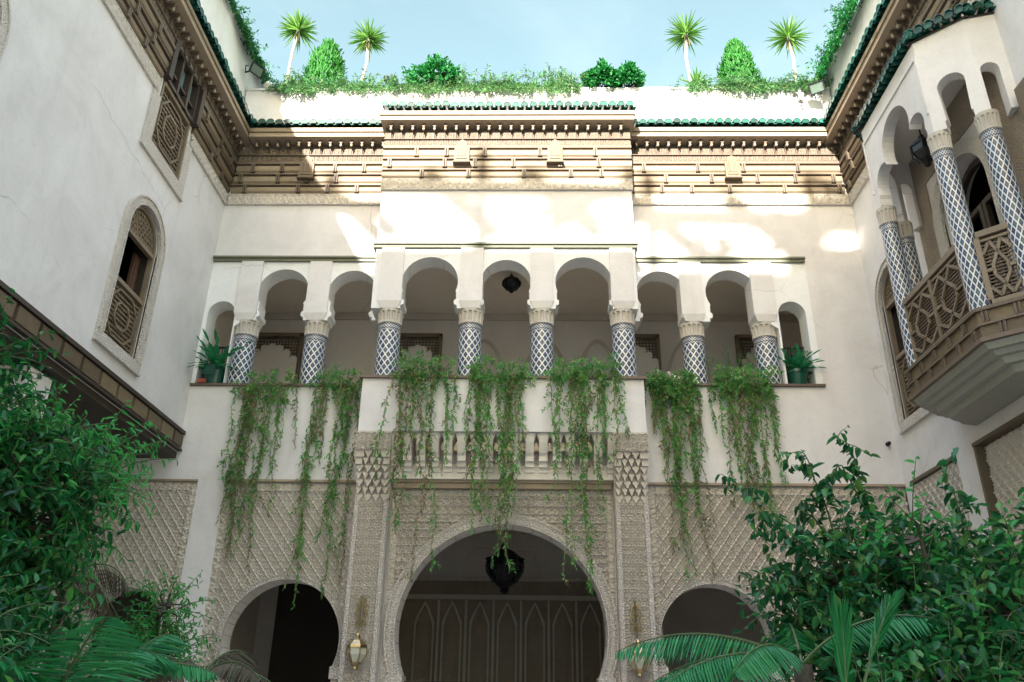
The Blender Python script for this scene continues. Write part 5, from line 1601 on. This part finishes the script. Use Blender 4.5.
# --- garden in the court, right
V3 = lambda *a: [np.array(p) for p in a]
shrub('ficus_shrub', 'big dark shrub on the right with long arching drooping branches', 'shrub', (3.0, 7.4, 0),
      [((2.75, 7.4, 2.7), (0.65, 0.5, 0.35)), ((3.35, 7.5, 2.75), (0.6, 0.5, 0.4)), ((3.0, 7.2, 2.25), (0.8, 0.5, 0.4)), ((2.45, 7.3, 2.45), (0.4, 0.4, 0.22)), ((3.9, 7.5, 2.6), (0.6, 0.5, 0.45)), ((3.4, 7.0, 1.8), (1.0, 0.5, 0.5)), ((2.6, 7.0, 1.75), (0.6, 0.5, 0.4))],
      'ficus_leaf', (0.13, 0.066), 780, 19, 0.9, 0.42,
      sprays=[(V3((2.6, 7.4, 2.6), (2.25, 7.3, 3.0), (1.95, 7.2, 3.38), (1.72, 7.2, 3.55)), 30),
              (V3((2.8, 7.4, 2.7), (2.42, 7.3, 3.1), (2.15, 7.3, 3.3), (1.95, 7.3, 3.1)), 26),
              (V3((2.8, 7.5, 2.8), (2.7, 7.5, 3.4), (2.55, 7.5, 3.85), (2.40, 7.5, 3.85)), 28),
              (V3((2.75, 7.5, 2.9), (2.52, 7.5, 3.5), (2.45, 7.5, 3.25), (2.46, 7.5, 2.9)), 28),
              (V3((3.1, 7.5, 2.9), (3.12, 7.5, 3.5), (3.08, 7.5, 3.95), (2.95, 7.5, 4.05)), 34),
              (V3((3.1, 7.5, 3.2), (2.95, 7.5, 3.75), (2.80, 7.4, 3.7), (2.72, 7.4, 3.45)), 30),
              (V3((3.2, 7.5, 2.9), (3.35, 7.5, 3.3), (3.42, 7.5, 3.5)), 26),
              (V3((2.5, 7.3, 2.5), (2.0, 7.1, 2.62), (1.75, 7.0, 2.66)), 24),
              (V3((2.4, 7.2, 2.3), (2.1, 7.1, 2.2), (1.9, 7.0, 2.25)), 22)], trunk_r=0.05)
shrub('tall_shrub', 'leafy shrub at the right edge with upright shoots and pale new leaves', 'shrub', (4.0, 6.4, 0),
      [((3.7, 6.4, 2.3), (0.7, 0.5, 0.5)), ((4.3, 6.4, 2.6), (0.6, 0.5, 0.5)), ((4.0, 6.2, 1.7), (1.0, 0.5, 0.5)), ((3.2, 6.2, 1.7), (0.6, 0.4, 0.5))],
      'ficus_leaf', (0.14, 0.07), 520, 18, 0.8, 0.42,
      sprays=[(V3((3.6, 6.4, 2.4), (3.4, 6.4, 2.9), (3.38, 6.4, 3.2), (3.33, 6.4, 3.42)), 26),
              (V3((3.9, 6.4, 2.5), (3.85, 6.4, 3.0), (3.95, 6.4, 3.38)), 24),
              (V3((4.2, 6.4, 2.7), (4.25, 6.4, 3.3), (4.15, 6.4, 3.5)), 24)])
shrub('bright_shrub', 'lighter green shoots rising among the dark shrubs on the right', 'shrub', (3.5, 6.9, 0),
      [((3.25, 6.9, 2.95), (0.3, 0.3, 0.28)), ((3.6, 6.6, 2.45), (0.4, 0.3, 0.3)), ((3.1, 6.1, 1.85), (0.4, 0.3, 0.3)), ((4.2, 6.1, 2.9), (0.35, 0.3, 0.35))],
      'bright_leaf', (0.11, 0.055), 95, 18, 0.5, 0.4)
palm('palm', 'feathery palm arching low in front of the right arch and wall lantern', (2.05, 6.6, 0),
     [((-1.0, 0.0, 0.62), 1.45, 1.0, 1.95), ((-0.9, -0.4, 0.35), 1.3, 0.9), ((-0.7, 0.3, 0.3), 1.2, 0.9), ((0.5, -0.2, 0.6), 1.1, 1.2), ((-0.55, -0.6, 0.5), 1.1, 1.2), ((0.1, 0.6, 0.8), 1.0, 1.3)], ll=0.34, lw_=0.019, n=44, sag=0.6)
root = thing('fan_palm', 'single tall split palm leaf standing upright before the right shrubs', 'palm', (1.76, 5.0, 0))
st, lv = MB(), Leaves()
frond(lv, st, (1.76, 5.0, 1.50), (0.06, -0.05, 1.0), 0.58, 0.1, 26, 0.40, 0.026, lean=1.9, sag=-0.25, start=0.35)
frond(lv, st, (1.77, 5.0, 1.50), (0.42, 0.05, 1.0), 0.82, 0.3, 26, 0.26, 0.02, lean=1.5, sag=0.0, start=0.5)
st.tube([(1.76, 5.0, 0), (1.76, 5.0, 1.51)], [0.03, 0.016], 7)
st.build('frond_rib', 'green_stem', root, fix=False); lv.build('foliage', 'palm_leaf', root, fold=0.12, droop=0.04, wide=0.4)
shrub('low_shrub', 'dark low foliage massed along the bottom right corner', 'shrub', (3.2, 5.4, 0),
      [((2.9, 5.4, 1.35), (0.7, 0.4, 0.5)), ((3.6, 5.5, 1.6), (0.7, 0.4, 0.55)), ((2.35, 5.7, 1.3), (0.5, 0.4, 0.45))],
      'laurel_leaf', (0.12, 0.055), 330, 20, 0.9, 0.4)

# ------------------------------------------------------------------ LAMPS
def flood(label, p, aim, arm):
    root = thing('floodlight', label, 'floodlight', p)
    p = np.array(p, float); a = nrm(np.array(aim, float))
    s_ = nrm(np.cross(a, (0, 0, 1))); u_ = np.cross(s_, a)
    def bx(mb, c, hs, hu, ha, mi=0, k=1.0):
        q = []
        for da, kk in ((-ha, k), (ha, 1.0)):
            for ds, du in ((-1, -1), (1, -1), (1, 1), (-1, 1)):
                q.append(c + a * da + s_ * ds * hs * kk + u_ * du * hu * kk)
        mb.hexa(q, mi)
    mb = MB(); bx(mb, p, 0.13, 0.10, 0.05, 0, 0.7)
    for ds in (-1, 1): bx(mb, p + s_ * ds * 0.125 + a * 0.06, 0.012, 0.108, 0.012)
    for du in (-1, 1): bx(mb, p + u_ * du * 0.096 + a * 0.06, 0.1129, 0.012, 0.012)
    mb.build('housing', 'black_iron', root)
    mb = MB(); bx(mb, p + a * 0.056, 0.112, 0.083, 0.004); mb.build('glass', 'flood_glass', root)
    mb = MB(); mb.tube([p - a * 0.04, p - a * 0.04 + u_ * 0.02, np.array(arm)], 0.016, 6)
    mb.tube([p + s_ * 0.16, p - a * 0.1 + s_ * 0.16, np.array(arm)], 0.01, 6); mb.build('bracket', 'black_iron', root)
flood('floodlight high on the left wing parapet by the vine', (-5.16, 11.72, 12.48), (0.75, -0.55, -0.45), (-5.40, 11.85, 12.55))
flood('floodlight with a cabled bracket in the right corner of the roof parapet', (5.22, 11.72, 12.02), (-0.45, -0.75, -0.5), (5.28, 12.01, 12.12))
root = thing('conduit_box', 'small grey cable box on the parapet left of the right floodlight', 'box', (4.98, 11.99, 12.0))
mb = MB(); mb.box(4.94, 5.04, 11.94, 12.02, 11.95, 12.14); mb.box(4.93, 5.05, 11.93, 11.94, 12.05, 12.15); mb.build('housing', 'grey_metal', root)
mb = MB(); mb.tube([(5.04, 11.97, 12.1), (5.15, 11.9, 12.2), (5.30, 11.95, 12.22), (5.40, 12.0, 12.12)], 0.01, 6)
mb.tube([(4.98, 11.97, 11.95), (5.0, 11.97, 11.7), (5.1, 11.95, 11.55), (5.25, 11.9, 11.45), (5.3, 11.75, 11.35)], 0.008, 6); mb.build('cable', 'black_iron', root)
root = thing('globe_lamp', 'small pale globe lamp at the left corner of the roof parapet', 'lamp', (-5.02, 12.1, 12.29))
mb = MB(); mb.lathe([(0.02, 0), (0.07, 0.03), (0.10, 0.1), (0.07, 0.17), (0.02, 0.2)], (-5.02, 12.1, 12.33), 14); mb.build('globe', 'lamp_glass', root, smooth=True)
mb = MB(); mb.lathe([(0.05, 0), (0.05, 0.03), (0.03, 0.045)], (-5.02, 12.1, 12.29), 12); mb.build('base', 'grey_metal', root)
root = thing('spot_lamp', 'tiny dark twin spot lamp on the parapet right of the second roof yucca', 'lamp', (-2.72, 12.2, 12.29))
mb = MB()
for dx in (-0.07, 0.07): mb.lathe([(0.02, 0), (0.055, 0.02), (0.06, 0.12), (0.03, 0.15)], (-2.72 + dx, 12.2, 12.62), 12)
mb.build('head', 'black_iron', root, smooth=True)
mb = MB(); mb.tube([(-2.72, 12.2, 12.29), (-2.72, 12.2, 12.66)], 0.014, 6); mb.build('stem', 'black_iron', root)

def star_lantern(name, label, x, y, zt, zb, r, chain, mat='black_iron', glass='lamp_glass', nseg=8):
    root = thing(name, label, 'lantern', (x, y, zb))
    h = zt - zb
    mb = MB()
    mb.lathe([(r * 0.10, 0), (r * 0.28, h * 0.06), (r * 0.20, h * 0.10), (r * 0.60, h * 0.22)], (x, y, zb), nseg)
    mb.lathe([(r * 1.04, h * 0.60), (r * 0.98, h * 0.66), (r * 0.5, h * 0.80), (r * 0.25, h * 0.84), (r * 0.22, h * 0.92), (r * 0.06, h)], (x, y, zb), nseg)
    for k in range(nseg):
        a = 2 * math.pi * k / nseg
        c_, s_ = math.cos(a), math.sin(a)
        mb.bar((x + r * 0.60 * c_, y + r * 0.60 * s_, zb + h * 0.21), (x + r * c_, y + r * s_, zb + h * 0.42), r * 0.12, r * 0.12)
        mb.bar((x + r * c_, y + r * s_, zb + h * 0.42), (x + r * c_, y + r * s_, zb + h * 0.61), r * 0.12, r * 0.12)
    mb.build('frame', mat, root)
    mb = MB(); mb.lathe([(r * 0.56, h * 0.222), (r * 0.94, h * 0.42), (r * 0.94, h * 0.598)], (x, y, zb), nseg); mb.build('glass', glass, root)
    if chain:
        mb = MB(); mb.tube([(x, y, zt - 0.02), (x, y, zt + chain)], 0.012, 6); mb.build('chain', mat, root)
    return root
simple('dark_glass', (0.03, 0.03, 0.03), 0.15)
L_ = star_lantern('hanging_lantern', 'large dark many-sided lantern hanging in the big central arch', -0.40, 13.9, 4.22, 3.36, 0.30, 0.53, glass='dark_glass')
mb = MB(); mb.lathe([(0.34, 0), (0.26, 0.05), (0.23, 0.10), (0.34, 0.12)], (-0.40, 13.9, 3.80), 12); mb.build('gallery_ring', 'black_iron', L_)
star_lantern('hanging_lantern', 'small dark star lantern hanging inside the middle arch of the gallery', -0.33, 12.75, 8.70, 8.33, 0.16, 0.05, glass='dark_glass')
star_lantern('hanging_lantern', 'dark hexagonal lantern hanging inside the right balcony', 5.15, 8.78, 8.62, 8.10, 0.17, 0.38, glass='dark_glass', nseg=6)

def wall_lantern(label, x, z):
    y = 11.62
    root = star_lantern('wall_lantern', label, x, y, z + 0.48, z, 0.135, 0.0, 'brass', nseg=6)
    tag(root, group='brass lanterns on the pilasters')
    mb = MB()
    mb.tube([(x, y, z + 0.47), (x, y, z + 0.56), (x, y + 0.02, z + 0.58)], 0.008, 6)
    zc = z + 0.62
    for k, (r_, dz) in enumerate(((0.05, 0.0), (0.075, 0.13), (0.05, 0.26))):
        pts = [(x + r_ * math.cos(a), 11.735, zc + dz + r_ * math.sin(a) * 0.9) for a in np.linspace(0, 2 * math.pi, 15)]
        mb.tube(pts, 0.009, 5, cap=False)
        for sg in (-1, 1):
            q = [(x + sg * (0.03 + 0.05 * i / 6), 11.735, zc + dz + 0.05 * math.sin(i)) for i in range(7)]
            mb.tube(q, 0.007, 5)
    mb.tube([(x, 11.735, zc - 0.05), (x, 11.735, zc + 0.36)], 0.011, 6)
    mb.tube([(x, 11.74, zc + 0.0), (x, y, zc - 0.03)], 0.009, 6)
    mb.build('scroll_bracket', 'brass', root, fix=False)
wall_lantern('brass hexagonal lantern on the carved pilaster left of the big arch', -2.30, 2.07)
wall_lantern('brass hexagonal lantern on the right pilaster, partly behind palm leaves', 1.46, 2.03)

mb = MB(); mb.lathe([(0.03, 0), (0.035, 0.02), (0.02, 0.05), (0.028, 0.08), (0.01, 0.1)], (0, 0, 0), 10)
mb.v = [(5.42 + a, 11.998 - c, 5.36 + b_) for a, b_, c in mb.v]
tag(mb.build('wall_fitting', 'black_iron', top=(5.42, 11.99, 5.36)), 'small round black fitting on the plain wall near the right back corner', 'fitting')
